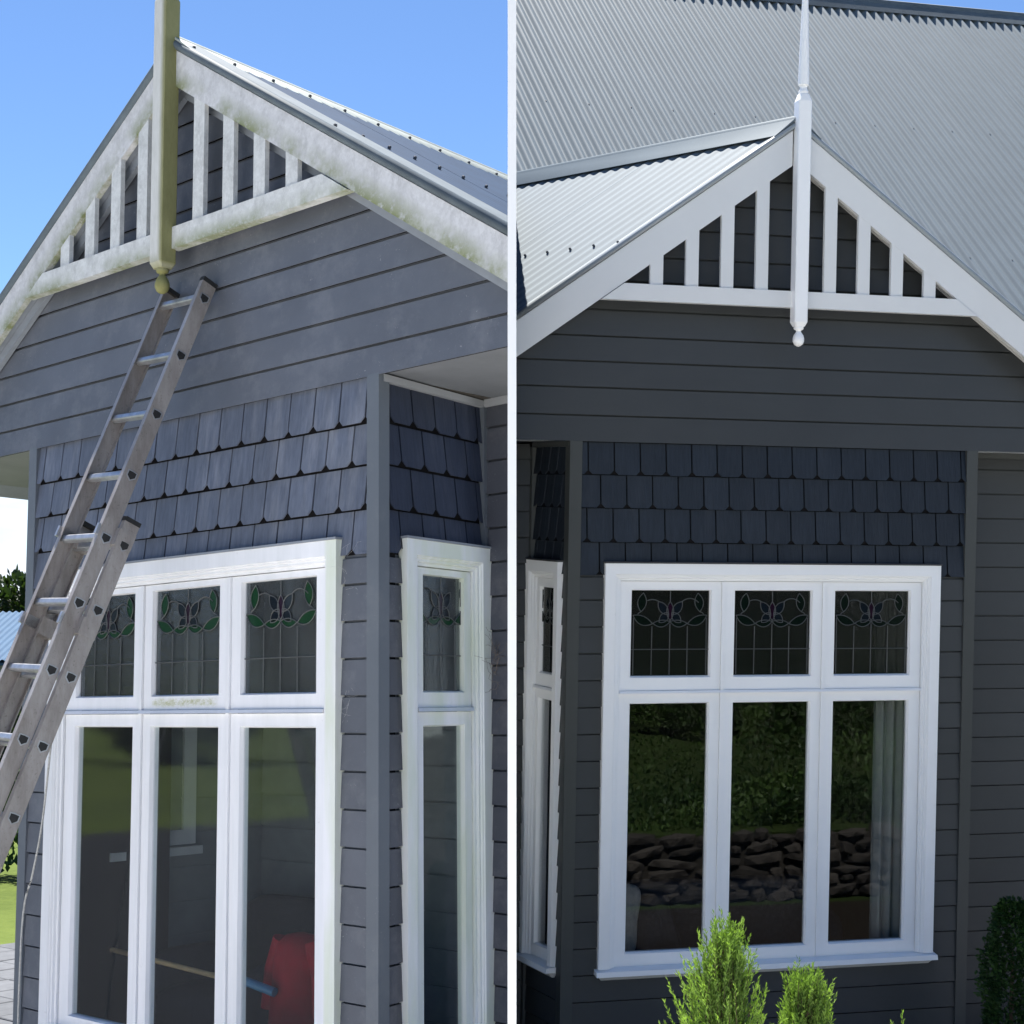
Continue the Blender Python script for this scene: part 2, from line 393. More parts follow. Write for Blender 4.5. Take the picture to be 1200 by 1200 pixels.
# leadlight design, in fractions of the pane (x to the right, y down)
LEAVES = [('glass_navy', (.34, .13), (.47, .285), .26, -.24), ('glass_navy', (.65, .13), (.52, .285), .24, -.26),
          ('glass_navy', (.355, .375), (.475, .26), .30, -.28), ('glass_navy', (.635, .375), (.515, .26), .28, -.30),
          ('glass_purple', (.495, .13), (.495, .355), .2, -.2),
          ('glass_green', (.275, .385), (.495, .365), .24, -.12), ('glass_green', (.495, .365), (.715, .385), .24, -.12),
          ('glass_green', (.02, .29), (.27, .39), .24, -.14), ('glass_green', (.97, .29), (.72, .39), -.24, .14),
          ('glass_green', (.15, .03), (.12, .25), .26, -.24), ('glass_green', (.85, .03), (.88, .25), -.26, .24)]
CAMES = [[(.495, 0), (.495, .13)], arc((.645, .13), (.86, .14), -.2), arc((.35, .13), (.20, .12), .12), arc((.12, .25), (.08, .28), .1), arc((.88, .25), (.93, .28), -.1),
         arc((.27, .39), (.29, .39), 0), [(.705, .39), (.72, .385)],
         [(.265, .42), (.262, 1)], [(.495, .39), (.495, 1)], [(.72, .42), (.723, 1)], [(.965, .32), (.968, 1)], [(.028, .32), (.03, 1)], [(0, .69), (1, .69)]]
def leadlight(win, fr, u0, u1, z0, z1, n, narrow=False, dark=False):
    """u0..u1, z0 (bottom) .. z1 (top); narrow: the slim side light shows only the flower"""
    def P(x, y):
        if narrow: x = (x-.495)*1.55+.5
        return u0+(u1-u0)*x, z1-(z1-z0)*y
    def ok(pts): return all(-.001 <= (q[0]-.495)*1.55+.5 <= 1.001 for q in pts) if narrow else True
    cm_ = MB()
    for mt, a, b, b1, b2 in LEAVES:
        e1, e2 = arc(a, b, b1), arc(a, b, b2)
        if narrow:
            lo, hi = .5/1.55, .5/1.55
            e1 = [(min(max(x, .495-lo), .495+hi), y) for x, y in e1]; e2 = [(min(max(x, .495-lo), .495+hi), y) for x, y in e2]
        ring = e1+e2[::-1][1:-1]
        V = [fr(*((P(*q)[0]), n+.0015, P(*q)[1])) for q in ring] + [fr(P(*q)[0], n-.0015, P(*q)[1]) for q in ring]
        m = len(ring); F = [tuple(range(m)), tuple(range(2*m-1, m-1, -1))] + [(i, (i+1) % m, (i+1) % m+m, i+m) for i in range(m)]
        if dark and mt == 'glass_green': mt = 'glass_green_dark'
        mesh('petal_glass' if mt in ('glass_navy', 'glass_purple') else 'leaf_glass', V, F, mt, win)
        for e in (e1, e2): cm_.tube([fr(P(*q)[0], n+.003, P(*q)[1]) for q in e], .0024, 4)
    for c in CAMES:
        if narrow and c[0][1] > .3 and len(c) == 2 and c[0][0] != c[1][0] and c[0][1] == c[1][1]: pass
        elif not ok(c): continue
        if narrow and c[0][1] == .69: c = [(.495-.32, .69), (.495+.32, .69)]
        cm_.tube([fr(P(*q)[0], n+.003, P(*q)[1]) for q in c], .0026, 4)
    cm_.go('lead_came', 'lead', win)
def rect_ring(mb, fr, o, i, prof_n):
    """frame between outer rect o and inner rect i (u0,u1,z0,z1); prof: list of (t, n), t=0 outer .. 1 inner; swept mitred, closed"""
    def cor(t):
        a = [o[k]+(i[k]-o[k])*t for k in range(4)]
        return [(a[0], a[2]), (a[1], a[2]), (a[1], a[3]), (a[0], a[3])]
    st = []
    for k in range(4): st.append([fr(cor(t)[k][0], n, cor(t)[k][1]) for t, n in prof_n])
    mb.sweep(st, closed=True)
def window(house, fr, u0, u1, zt, zb, glassx, gt, gb, tr, ht, hb, ks, white, gclear, gripple, sill=True, narrow=False, label=None, dark=False):
    """casing outer u0..u1; ks scales horizontal widths"""
    cw = .095*ks
    mb = MB()
    jn = MB()
    # part itself: the jamb lining behind the sashes
    rect_ring(jn, fr, (u0+cw*.6, u1-cw*.6, zb, zt-.06), (u0+cw, u1-cw, zb+.02, zt-.095), [(0, .002), (1, .002), (1, -.075), (0, -.075)])
    win = jn.go('window', white, house)
    if label: win['label'] = label
    prof = [(0, .0), (0, .046), (.62, .046), (.66, .040), (.70, .040), (.74, .031), (.84, .031), (.88, .020), (1, .018), (1, .0)]
    st = []
    for k in range(4):
        ring = []
        for t, n in prof:
            d = t*cw; dz = t*.095
            p = [(u0+d, zb), (u0+d, zt-dz), (u1-d, zt-dz), (u1-d, zb)][k]
            ring.append(fr(p[0], n, p[1]))
        st.append(ring)
    mb.sweep(st); mb.go('casing', white, win)
    MB().box(fr, u0-.004, u1+.004, -.002, .052, zt+.0005, zt+.009).go('head_flashing', 'flash_dark' if white == 'white_new' else 'soffit_old', win)
    xs = [u0+cw+.003*ks] + [(glassx[i][1]+glassx[i+1][0])/2 for i in range(len(glassx)-1)] + [u1-cw-.003*ks]
    zi = zt-.095-.003
    for i, (a, b) in enumerate(glassx):
        so0 = xs[i]+(.011*ks if i else 0); so1 = xs[i+1]-(.011*ks if i < len(glassx)-1 else 0)
        for (z0o, z1o, g0, g1, up) in ((tr+.011, zi, gb, gt, True), (zb+.012, tr-.006, hb, ht, False)):
            f = MB(); prof = [(0, -.035), (0, .006), (.90, .006), (1., -.010), (1, -.035)]
            rect_ring(f, fr, (so0, so1, z0o, z1o), (a, b, g0, g1), prof); f.go('sash', white, win)
            MB().box(fr, a-.004*ks, b+.004*ks, -.019, -.015, g0-.004, g1+.004).go('pane', gripple if up else gclear, win)
            if up: leadlight(win, fr, a, b, g0, g1, -.013, narrow, dark)
        if i: MB().box(fr, xs[i]-.0095*ks, xs[i]+.0095*ks, -.03, .016, zb+.01, zi).go('mullion', white, win)
    t = MB(); t.hexa([fr(xs[0], -.03, tr-.004), fr(xs[-1], -.03, tr-.004), fr(xs[-1], .026, tr-.004), fr(xs[0], .026, tr-.004),
                      fr(xs[0], -.03, tr+.010), fr(xs[-1], -.03, tr+.010), fr(xs[-1], .018, tr+.010), fr(xs[0], .018, tr+.010)])
    t.go('transom', white, win)
    if sill:
        s = MB(); s.hexa([fr(u0-.016*ks, -.05, zb-.032), fr(u1+.016*ks, -.05, zb-.032), fr(u1+.016*ks, .078, zb-.032), fr(u0-.016*ks, .078, zb-.032),
                          fr(u0-.016*ks, -.05, zb+.004), fr(u1+.016*ks, -.05, zb+.004), fr(u1+.016*ks, .072, zb-.006), fr(u0-.016*ks, .072, zb-.006)])
        s.go('sill', white, win)
        s = MB(); s.hexa([fr(u0+.02*ks, -.0, zb-.062), fr(u1-.02*ks, -.0, zb-.062), fr(u1-.02*ks, .030, zb-.062), fr(u0+.02*ks, .030, zb-.062),
                          fr(u0, -.0, zb-.033), fr(u1, -.0, zb-.033), fr(u1, .056, zb-.033), fr(u0, .056, zb-.033)])
        s.go('sill_moulding', 'soffit_new' if white == 'white_new' else white, win)
    return win
def corrugated(parent, mat, o, along, fall, nwaves, pitch, nrm, amp=.0085, per=8, name='roof_sheet', cover=10):
    """o: ridge start; along: unit vector across the waves; fall: full vector down the slope"""
    o, along, fall, nrm = Vector(o), Vector(along), Vector(fall), Vector(nrm).normalized()
    k = 0
    while k < nwaves:
        w = min(cover, nwaves-k); V = []; F = []
        segs = w*per+ (per if k+w < nwaves else 0)          # one wave of side lap
        lift = .0008 if (k//cover) % 2 else 0
        for i in range(segs+1):
            s = (k+i/per)*pitch; h = amp*math.cos(2*math.pi*i/per)
            p = o+along*s+nrm*(h+lift); q = p+fall
            V += [p, q, p-nrm*.0012, q-nrm*.0012]
        for i in range(segs):
            a, b = 4*i, 4*i+4
            F += [(a, a+1, b+1, b), (a+2, b+2, b+3, a+3), (a+1, a+3, b+3, b+1), (a, b, b+2, a+2)]
        F += [(0, 2, 3, 1), (4*segs, 4*segs+1, 4*segs+3, 4*segs+2)]
        MB().add(V, F).go(name, mat, parent, smooth=50); k += w

def house(key, d, st, label):
    G = d['ground']; H = thing('house', label, 'house', st, (0, 0, G))
    Wd, D, sk, m, za, hb, o = d['W'], d['D'], d['sk'], d['m'], d['za'], d['hb'], d['o']
    sid, shg, pst, wht = d['siding'], d['shingle'], d['post'], d['white']
    def side(sg): return lambda u, n, z: Vector((sg*(Wd-.022+sk*u+n), u, z))
    # ---- gable wall
    zc = za-.02
    def xw(z): return max((zc-z)/m, 0)
    mb = MB(); y0, y1 = .004, .011
    mb.add([(-xw(0), y0, 0), (xw(0), y0, 0), (0, y0, zc), (-xw(0), y1, 0), (xw(0), y1, 0), (0, y1, zc)], [(0, 1, 2), (5, 4, 3), (0, 3, 4, 1), (1, 4, 5, 2), (2, 5, 3, 0)])
    gw = mb.go('gable_wall', 'shade_backing', H)
    laps = d['gl']
    for i, z0 in enumerate(laps):
        z1 = laps[i+1] if i+1 < len(laps) else zc
        z1c = min(z1+.006, zc-.002)
        board(gw, sid, front, -xw(z0), xw(z0), -xw(z1c), xw(z1c), z0, z1c, .026 if i == 0 else .022)
    # ---- bay walls (four slabs round the window opening, then shingles and boards)
    cl, cr, ct = d['cl'], d['cr'], d['ct']; cb = d['cb']
    def slabs(fr, a, b, w0, w1):
        mb = MB(); q = .004
        if w0 is None: mb.box(fr, a, b, -.09, -q, G+.1, 0)
        else:
            mb.box(fr, a, b, -.09, -q, ct-.05, 0); mb.box(fr, a, b, -.09, -q, G+.1, cb+.02)
            mb.box(fr, a, w0, -.09, -q, cb+.0201, ct-.0501); mb.box(fr, w1, b, -.09, -q, cb+.0201, ct-.0501)
        return mb
    fw = slabs(front, -Wd+.03, Wd-.03, cl+.05, cr-.05).go('front_wall', 'shade_backing', H)
    rows = d['rows']
    shingles(fw, shg, front, -Wd+.03, Wd-.03, rows, d['sw'], d['ph'])
    lp = d['laps']
    below = [z for z in lp if z > cb-.04] 
    boards(fw, sid, front, -Wd+.04, cl+.004, rows[-1], G+.1, lp, .14)
    boards(fw, sid, front, cr-.004, Wd-.04, rows[-1], G+.1, lp, .14)
    # full-width boards under the sill
    zs = cb-.035; nxt = [z for z in lp if z < zs-.01]
    z1 = zs
    for z0 in nxt:
        board(fw, sid, front, cl+.004, cr-.004, cl+.004, cr-.004, z0, min(z1+.006, zs)); z1 = z0
    # ---- returns
    sg = d['seen']
    for s2 in (-1, 1):
        fr = side(s2); seen = s2 == sg
        sw = slabs(fr, .035, D, d['cs0']+.02, d['cs1']-.02) if seen else slabs(fr, .035, D, None, None)
        sw = sw.go('side_wall', 'shade_backing', H)
        k2 = d['sks']
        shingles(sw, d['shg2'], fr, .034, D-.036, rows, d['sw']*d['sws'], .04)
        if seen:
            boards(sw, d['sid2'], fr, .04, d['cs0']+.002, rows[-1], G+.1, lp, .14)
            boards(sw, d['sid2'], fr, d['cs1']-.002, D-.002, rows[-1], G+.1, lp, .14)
            z1 = zs
            for z0 in nxt: board(sw, sid, fr, d['cs0']+.002, d['cs1']-.002, d['cs0']+.002, d['cs1']-.002, z0, min(z1+.006, zs)); z1 = z0
        else: boards(sw, sid, fr, .04, D-.002, rows[-1], G+.1, lp, .14)
        # corner post: an L of two boards
        q = MB(); pw = d['pw']; X1 = Wd-.018
        ring = [(X1-pw+.02, -.026), (X1+.022, -.026), (X1+.022+sk*.03, .032), (X1-.004, .032), (X1-.004, .0), (X1-pw+.02, .0)]
        q.sweep([[Vector((s2*x, y, z)) for x, y in ring] for z in (G+.1, -.001)])
        q.go('corner_post', pst, H)
        # trim where the return meets the main wall, and the cover bead under the soffit
        MB().box(fr, D-.035, D-.001, .0, .03, G+.1, -.03).go('corner_trim', pst, H)
        MB().box(fr, .0, D-.03, .002, .03, -.03, -.003).go('soffit_bead', d['bead'], H)
    # ---- windows
    gx = [(d['g'][0], d['g'][1]), (d['g'][2], d['g'][3]), (d['g'][4], d['g'][5])]
    window(H, front, cl, cr, ct, cb, gx, d['gt'], d['gb'], d['tr'], d['ht'], d['hb2'], 1., wht, d['gclear'], d['gripple'], dark=d.get('dark', False), label='wide front window of three casements under three leadlights')
    w_ = d['cs1']-d['cs0']; ks = w_/.553
    cw = .095*ks; a = d['cs0']+cw+.052*ks; b = d['cs1']-cw-.052*ks
    window(H, side(sg), d['cs0'], d['cs1'], ct, cb, [(a, b)], d['gt'], d['gb'], d['tr'], d['ht'], d['hb2'], ks, wht, d['gclear'], d['gripple'], narrow=True, dark=d.get('dark', False), label='narrow side window with one leadlight over one casement')
    # ---- main wall beyond the bay
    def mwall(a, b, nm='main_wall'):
        mw = MB().box(lambda u, n, z: Vector((u, D-n, z)), a, b, -.12, -.004, G+.1, -.012).go(nm, 'shade_backing', H)
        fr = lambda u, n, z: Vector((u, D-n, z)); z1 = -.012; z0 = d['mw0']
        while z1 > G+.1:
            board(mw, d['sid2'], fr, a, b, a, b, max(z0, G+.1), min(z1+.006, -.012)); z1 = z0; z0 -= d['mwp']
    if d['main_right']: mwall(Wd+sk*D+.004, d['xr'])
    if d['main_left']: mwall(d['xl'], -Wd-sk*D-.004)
    if not d['main_left']:
        b2 = MB().box(ident, -Wd-.0, -Wd+.1, D+.002, 5.2, G+.1, -.012).go('side_wall', sid, H)
    # rear of the house
    MB().box(ident, d['xl'] if d['main_left'] else -Wd+.101, d['xr'], 5.2, 5.3, G+.1, .5).go('rear_wall', sid, H)
    # ---- soffit (flat, between gable and main wall)
    xe = (za-.05)/m+.03
    mb = MB()
    for s2 in (-1, 1):
        a, b = sorted((s2*(Wd-.14), s2*xe)); mb.box(ident, a, b, .012, D-.002, .004, .016)
        if (s2 > 0 and not d['main_right']) or (s2 < 0 and not d['main_left']): mb.box(ident, a, b, D-.001, 5.2, .004, .016)
    mb.go('soffit', d['soffit'], H)
    if d['main_right']: MB().box(ident, Wd+sk*D+.01, xe, D-.03, D-.0221, -.03, .003).go('soffit_bead', d['bead'], H)
    MB().box(ident, -Wd+.04, Wd-.04, .1, 5.19, .002, .03).go('ceiling', 'wall_dark', H)
    # ---- verge: barge boards, roll cap, lining
    yb = -o
    for s2 in (-1, 1):
        xL = xe+.12
        # lining under the verge (between barge and gable wall)
        def ln(t, lo, hi, y): return [(s2*t, y, za-m*t-lo), (s2*t, y, za-m*t-hi)]
        off = d['lin']
        q = MB(); q.hexa([Vector(p) for p in [(0, yb+.03, za-off), (0, .02, za-off), (0, .02, za-off+.012), (0, yb+.03, za-off+.012),
                                              (s2*xL, yb+.03, za-off-m*xL), (s2*xL, .02, za-off-m*xL), (s2*xL, .02, za-off+.012-m*xL), (s2*xL, yb+.03, za-off+.012-m*xL)]])
        q.go('verge_lining', d['lining'], H)
        # inner rake trim against the wall
        q = MB(); q.hexa([Vector(p) for p in [(0, -.05, za-off-.055), (0, -.024, za-off-.055), (0, -.024, za-off-.002), (0, -.05, za-off-.002),
                                              (s2*xL, -.05, za-off-.055-m*xL), (s2*xL, -.024, za-off-.055-m*xL), (s2*xL, -.024, za-off-.002-m*xL), (s2*xL, -.05, za-off-.002-m*xL)]])
        q.go('rake_trim', d['lining'], H)
        q = MB(); x0 = .028
        q.hexa([Vector(p) for p in [(s2*x0, yb, za-hb-m*x0), (s2*x0, yb+.03, za-hb-m*x0), (s2*x0, yb+.03, za-m*x0), (s2*x0, yb, za-m*x0),
                                    (s2*xL, yb, za-hb-m*xL), (s2*xL, yb+.03, za-hb-m*xL), (s2*xL, yb+.03, za-m*xL), (s2*xL, yb, za-m*xL)]])
        q.go('barge_board', d['barge'], H)
        # metal roll over the barge
        rr = d['roll']; q = MB(); n = 12; rings = []
        for t in (0.012, xL):
            rings.append([Vector((s2*t, yb+.006+rr*math.cos(a)*1.0, za+.010-m*t+rr*.62+rr*math.sin(a))) for a in [2*math.pi*k/n for k in range(n)]])
        q.sweep(rings); q.go('barge_roll', d['flash'], H, smooth=40)
        # apron of the roll lying on the roof
        q = MB(); y2 = yb+.13; hgt = .012+rr*1.35
        q.hexa([Vector(p) for p in [(0.0, yb+.01, za+hgt), (0, y2, za+.052), (0, y2, za+.055), (0, yb+.01, za+hgt+.004),
                                    (s2*xL, yb+.01, za+hgt-m*xL), (s2*xL, y2, za+.052-m*xL), (s2*xL, y2, za+.055-m*xL), (s2*xL, yb+.01, za+hgt+.004-m*xL)]])
        q.go('barge_flashing', d['flash'], H)
    # ---- roof
    back = d['back']; dy = Vector((d['rsk'], 1, 0)); L_ = math.sqrt(1+m*m)
    zr = za+.035
    q = MB()
    for s2 in (-1, 1):
        x1 = xe+.10
        P0 = Vector((0, yb+.035, zr-.022)); P1 = Vector((s2*x1, yb+.035, zr-.022-m*x1)); B = dy*back
        q.hexa([P0-Vector((0, 0, .02)), P1-Vector((0, 0, .02)), P1, P0, P0+B-Vector((0, 0, .02)), P1+B-Vector((0, 0, .02)), P1+B, P0+B])
    roof = q.go('roof', d['lining'], H)
    nw = int(back/.076)
    for s2 in (-1, 1):
        nn = Vector((s2*m, 0, 1)).normalized()
        fall = Vector((s2*(xe+.14), 0, -m*(xe+.14)))
        corrugated(roof, d['roofm'], Vector((0, yb+.03, zr)), dy, fall, nw, .076, nn, amp=d['amp'])
    # ridge cap: a folded strip with a roll
    q = MB(); cs = []
    w2 = .135
    sec = [(-w2, -.135*m+d['amp']*.8), (-w2+.0, -.135*m+d['amp']*.8+.002), (-.026, -.026*m+.024)] + [(.024*math.cos(a), .004+.024*math.sin(a)) for a in [R_(v) for v in (170, 140, 110, 90, 70, 40, 10)]] + [(.026, -.026*m+.024), (w2, -.135*m+d['amp']*.8+.002), (w2, -.135*m+d['amp']*.8), (0, .012)]
    for t in (0, back):
        cs.append([Vector((x, yb-.01, zr+z))+dy*t for x, z in sec])
    q.sweep(cs); q.go('ridge_cap', d['cap'], H, smooth=30)
    # roof screws in two rows
    q = MB()
    for s2 in (-1, 1):
        nn = Vector((s2*m, 0, 1)).normalized()
        for rowx, step in ((.105, 3), (xe*.42, 2), (xe*.80, 2)):
            for k in range(0, nw, step):
                p = Vector((s2*rowx, yb+.03, zr-m*rowx))+dy*(k*.076)+nn*(d['amp']+.004 if rowx > .2 else .012)
                if rowx > .2: p += dy*0
                a = nn.cross(Vector((0, 1, 0))).normalized(); b = nn.cross(a); r = .0075
                ring = lambda h, rr_: [p+nn*h+(a*math.cos(t)+b*math.sin(t))*rr_ for t in [k2*math.pi/3 for k2 in range(6)]]
                q.sweep([ring(-.004, r), ring(.005, r), ring(.009, r*.6)])
    q.go('roof_screws', 'screw_metal', H, kind='stuff')
    # ---- gable fretwork: tie beam, pickets, finial post
    tb, tt, xf = d['tb'], d['tt'], d['xf']
    yf = yb-.012
    xt = (za-hb-.004-tt)/m; xb_ = (za-hb-.004-tb)/m
    for s2 in (-1, 1):
        q = MB(); x0 = .030
        q.hexa([Vector(p) for p in [(xf+s2*x0, yf+.005, tb), (s2*xb_, yf+.005, tb), (s2*xb_, yf+.05, tb), (xf+s2*x0, yf+.05, tb),
                                    (xf+s2*x0, yf+.005, tt), (s2*xt, yf+.005, tt), (s2*xt, yf+.05, tt), (xf+s2*x0, yf+.05, tt)]])
        q.go('tie_beam', d['tie'], H)
        for k in (1, 2, 3, 4):
            x = s2*k*d['pk']+xf*.4; hw = .036
            def zz(xx): return za-hb*.75-m*abs(xx)
            if zz(abs(x)+hw) < tt+.005 and zz(abs(x)-hw) < tt+.01: continue
            q = MB()
            q.hexa([Vector(p) for p in [(x-hw, yf+.013, tt-.004), (x+hw, yf+.013, tt-.004), (x+hw, yf+.035, tt-.004), (x-hw, yf+.035, tt-.004),
                                        (x-hw, yf+.013, max(zz(x-hw), tt)), (x+hw, yf+.013, max(zz(x+hw), tt)), (x+hw, yf+.035, max(zz(x+hw), tt)), (x-hw, yf+.035, max(zz(x-hw), tt))]])
            q.go('picket', d['tie'], H)
    h = d['ph_']; yc = yf-.010; cx = xf
    q = MB()
    def sq(hh, z, cc=.006): return [Vector((cx+a, yc+b, z)) for a, b in ((-hh+cc, -hh), (hh-cc, -hh), (hh, -hh+cc), (hh, hh-cc), (hh-cc, hh), (-hh+cc, hh), (-hh, hh-cc), (-hh, -hh+cc))]
    zb0, zt0 = d['pz0'], d['pz1']
    q.sweep([sq(h*.72, zb0-.012), sq(h, zb0+.012), sq(h, zt0-.04), sq(h*.72, zt0, .012)])
    pm = q.go('finial_post', d['fin'], H)
    q = MB()
    lathe(q, cx, yc, [(.020, zb0-.004), (.026, zb0-.012), (.027, zb0-.022), (.024, zb0-.028), (.015, zb0-.032), (.013, zb0-.038), (.016, zb0-.044), (.026, zb0-.058), (.0315, zb0-.076), (.031, zb0-.092), (.024, zb0-.108), (.012, zb0-.117), (.001, zb0-.12)], 18)
    q.go('ball_drop', d['fin'], pm, smooth=40)
    q = MB()
    lathe(q, cx, yc, [(.018, zt0-.005), (.026, zt0+.004), (.027, zt0+.014), (.022, zt0+.024), (.0185, zt0+.034), (.022, zt0+.044), (.029, zt0+.05), (.029, zt0+.10), (.012, zt0+.66), (.006, zt0+.74), (.001, zt0+.75)], 18)
    q.go('spire', d['fin'], pm, smooth=40)
    # ---- dark room behind the glass
    if d.get('room'):
        rm = d['room']
        q = MB(); q.box(ident, -Wd+.12, Wd-.12, rm, rm+.05, G+.15, 0); q.go('room_wall', d['roomm'], H)
        q = MB(); q.box(ident, -Wd+.091, -Wd+.119, .09, rm, G+.15, 0) if d['seen'] > 0 else q.box(ident, Wd-.119, Wd-.091, .09, rm, G+.15, 0)
        q.go('room_wall', d['roomm'], H)
        if d['seen'] > 0: MB().box(ident, Wd-.119+.0, Wd-.091, D, rm, G+.15, 0).go('room_wall', d['roomm'], H)
        else: MB().box(ident, -Wd+.091, -Wd+.119, D, rm, G+.15, 0).go('room_wall', d['roomm'], H)
        MB().box(ident, -Wd+.12, Wd-.12, .1, rm, G+.3, G+.34).go('room_floor', 'floor_dark', H)
    MB().box(ident, (d['xl'] if d['main_left'] else -Wd+.0), d['xr'], D+.01, 5.2, G-.0, G+.098).go('footing', 'wall_dark', H)
    return H

DL = dict(ground=GL, W=1.2, D=.6657, sk=-.1337, m=.6496, za=1.5946, hb=.1614, o=.1112, cl=-.9609, cr=.9936, ct=-.6076, cb=-2.615, tr=-1.2463,
          g=(-.7834, -.3517, -.2131, .2392, .3888, .834), gt=-.7332, gb=-1.1725, ht=-1.3073, hb2=-2.55, cs0=.1155, cs1=.6686-.012,
          gl=[-.008, .113, .247, .383, .509, .64, .77, .90, 1.03, 1.16, 1.29, 1.42], rows=[-.004, -.177, -.336, -.501, -.668], sw=.1475, ph=.978-.1475*14, sws=.95,
          laps=[-.776-.137*k for k in range(0, 19)], pw=.062, sks=1, seen=1, main_left=False, main_right=True, xl=-1.2, xr=4.6, mw0=-.11, mwp=.137,
          back=5.4, rsk=-.06, tb=.6971, tt=.7914, pk=.2004, xf=-.012, pz0=.625, pz1=1.84, ph_=.041, roll=.024, amp=.0085, lin=.15,
          siding='siding_old', sid2='siding_shaded', shg2='shingle_shaded', shingle='shingle_old', post='post_old', white='white_old', barge='barge_old', tie='tie_old', fin='finial_old', flash='flash_old', cap='cap_old',
          roofm='roof_old', lining='soffit_old', soffit='soffit_grey', bead='bead_grey', gclear='glass_old', gripple='glass_rippled', room=1.3, roomm='boards_inside')
DR = dict(ground=GR, W=1.2, D=.3684, sk=.3538, m=.7203, za=1.7264, hb=.1909, o=.1789, cl=-.9993, cr=.9785, ct=-.657, cb=-2.862, tr=-1.3636,
          g=(-.8326, -.3852, -.2367, .212, .3591, .8098), gt=-.806, gb=-1.2744, ht=-1.4271, hb2=-2.7885, cs0=.0526, cs1=.3585,
          gl=[-.001, .143, .294, .435, .572, .715, .873, 1.009, 1.165, 1.31, 1.46, 1.6], rows=[-.004, -.178, -.358, -.543, -.722], sw=.147, ph=-.953-.147*4, sws=.52,
          laps=[-.853-.1457*k for k in range(0, 21)], pw=.066, sks=1, seen=-1, main_left=True, main_right=True, xl=-5., xr=6.5, mw0=-.094, mwp=.146,
          back=2.9, rsk=-.60, tb=.747, tt=.8364, pk=.1983, xf=.018, pz0=.655, pz1=1.90, ph_=.0375, roll=.020, amp=.0042, lin=.09, dark=True,
          siding='siding_new', sid2='siding_new', shg2='shingle_new', shingle='shingle_new', post='post_new', white='white_new', barge='trim_new', tie='trim_new', fin='white_new', flash='flash_new', cap='roof_new',
          roofm='roof_new', lining='soffit_new', soffit='soffit_white', bead='post_new', gclear='glass_clear', gripple='glass_rippled_new', room=2.6, roomm='wall_dark')
HL = house('L', DL, 'L', 'weathered blue-grey weatherboard house with mossy gable trim, the ladder leaning on it')
HR = house('R', DR, 'R', 'freshly painted charcoal weatherboard house with clean white windows and big corrugated roof')

# ---- main corrugated roof rising behind the right-hand gable
fy0 = 1.2
fall = Vector((.15*5.4, -5.4, -5.4)); q = MB()
ztop = 4.41; ridge0 = Vector((-4.2, fy0+ztop, ztop)); n3 = Vector((0, -1, 1)).normalized()
fall = Vector((.15, -1, -1))*(ztop-.1)
rt = MB().hexa([ridge0-n3*.05, ridge0+Vector((12, 0, 0))-n3*.05, ridge0+Vector((12, 0, 0))-n3*.02, ridge0-n3*.02,
                ridge0+fall-n3*.05, ridge0+fall+Vector((12, 0, 0))-n3*.05, ridge0+fall+Vector((12, 0, 0))-n3*.02, ridge0+fall-n3*.02]).go('main_roof', 'soffit_white', HR)
corrugated(rt, 'roof_new', ridge0, Vector((1, 0, 0)), fall, 134, .0895, n3, amp=.015)
# rear slope and the cap along the ridge
bk = Vector((0, 3.2, -3.2))
MB().hexa([ridge0, ridge0+Vector((12, 0, 0)), ridge0+Vector((12, 0, -.03)), ridge0+Vector((0, 0, -.03)), ridge0+bk, ridge0+bk+Vector((12, 0, 0)), ridge0+bk+Vector((12, 0, -.03)), ridge0+bk+Vector((0, 0, -.03))]).go('roof', 'roof_new', HR)
q = MB(); sec = [(-.11, -.094), (-.11, -.091), (-.03, .012)] + [(.03*math.cos(a), .03+.03*math.sin(a)) for a in [R_(v) for v in (180, 140, 90, 40, 0)]] + [(.03, .012), (.11, -.091), (.11, -.094), (0, .0)]
q.sweep([[ridge0+Vector((t, y, z+.01)) for y, z in sec] for t in (0, 12)]); q.go('ridge_cap', 'flash_old', HR, smooth=30)
q = MB()
for r, (fr_, st_) in enumerate(((.36, 4), (.66, 4), (.92, 4))):
    for k in range(0, 134, st_):
        p = ridge0+fall*fr_+Vector((k*.0895, 0, 0))+n3*.013
        a = Vector((1, 0, 0)); b = n3.cross(a)
        q.sweep([[p+n3*h_+(a*math.cos(t)+b*math.sin(t))*.0055 for t in [i*math.pi/2.5 for i in range(5)]] for h_ in (-.004, .006)])
q.go('roof_screws', 'screw_metal', HR, kind='stuff')

# ------------------------------------------------------------------ extension ladder on the left house
LT = thing('extension_ladder', 'worn aluminium extension ladder leaning on the weathered gable', 'ladder', 'L', (.195-.0142*14.4, -.1-.1018*14.4, GL+.0))
stp = Vector((-.0142, -.1018, -.2554)); P0 = Vector((.195, -.1, .4565)); wl = .255
dn = stp.normalized(); nout = Vector((0, dn.z, -dn.y)); nout = nout if nout.y < 0 else -nout; ex = Vector((1, 0, 0))
ex = (ex-dn*ex.dot(dn)).normalized(); nout = dn.cross(ex); nout = nout if nout.y < 0 else -nout
def stile(start, length, offn, xo, sgn, dep=.070, th=.022):
    """C-channel: web with two flanges turned inwards"""
    ring = [(0, -dep/2), (0, dep/2), (-sgn*th, dep/2), (-sgn*th, dep/2-.004), (-sgn*.004, dep/2-.004), (-sgn*.004, -dep/2+.004), (-sgn*th, -dep/2+.004), (-sgn*th, -dep/2)]
    q = MB(); q.sweep([[start+dn*t+ex*(xo+x)+nout*(offn+y) for x, y in ring] for t in (0, length)])
    return q
sp = stp.length
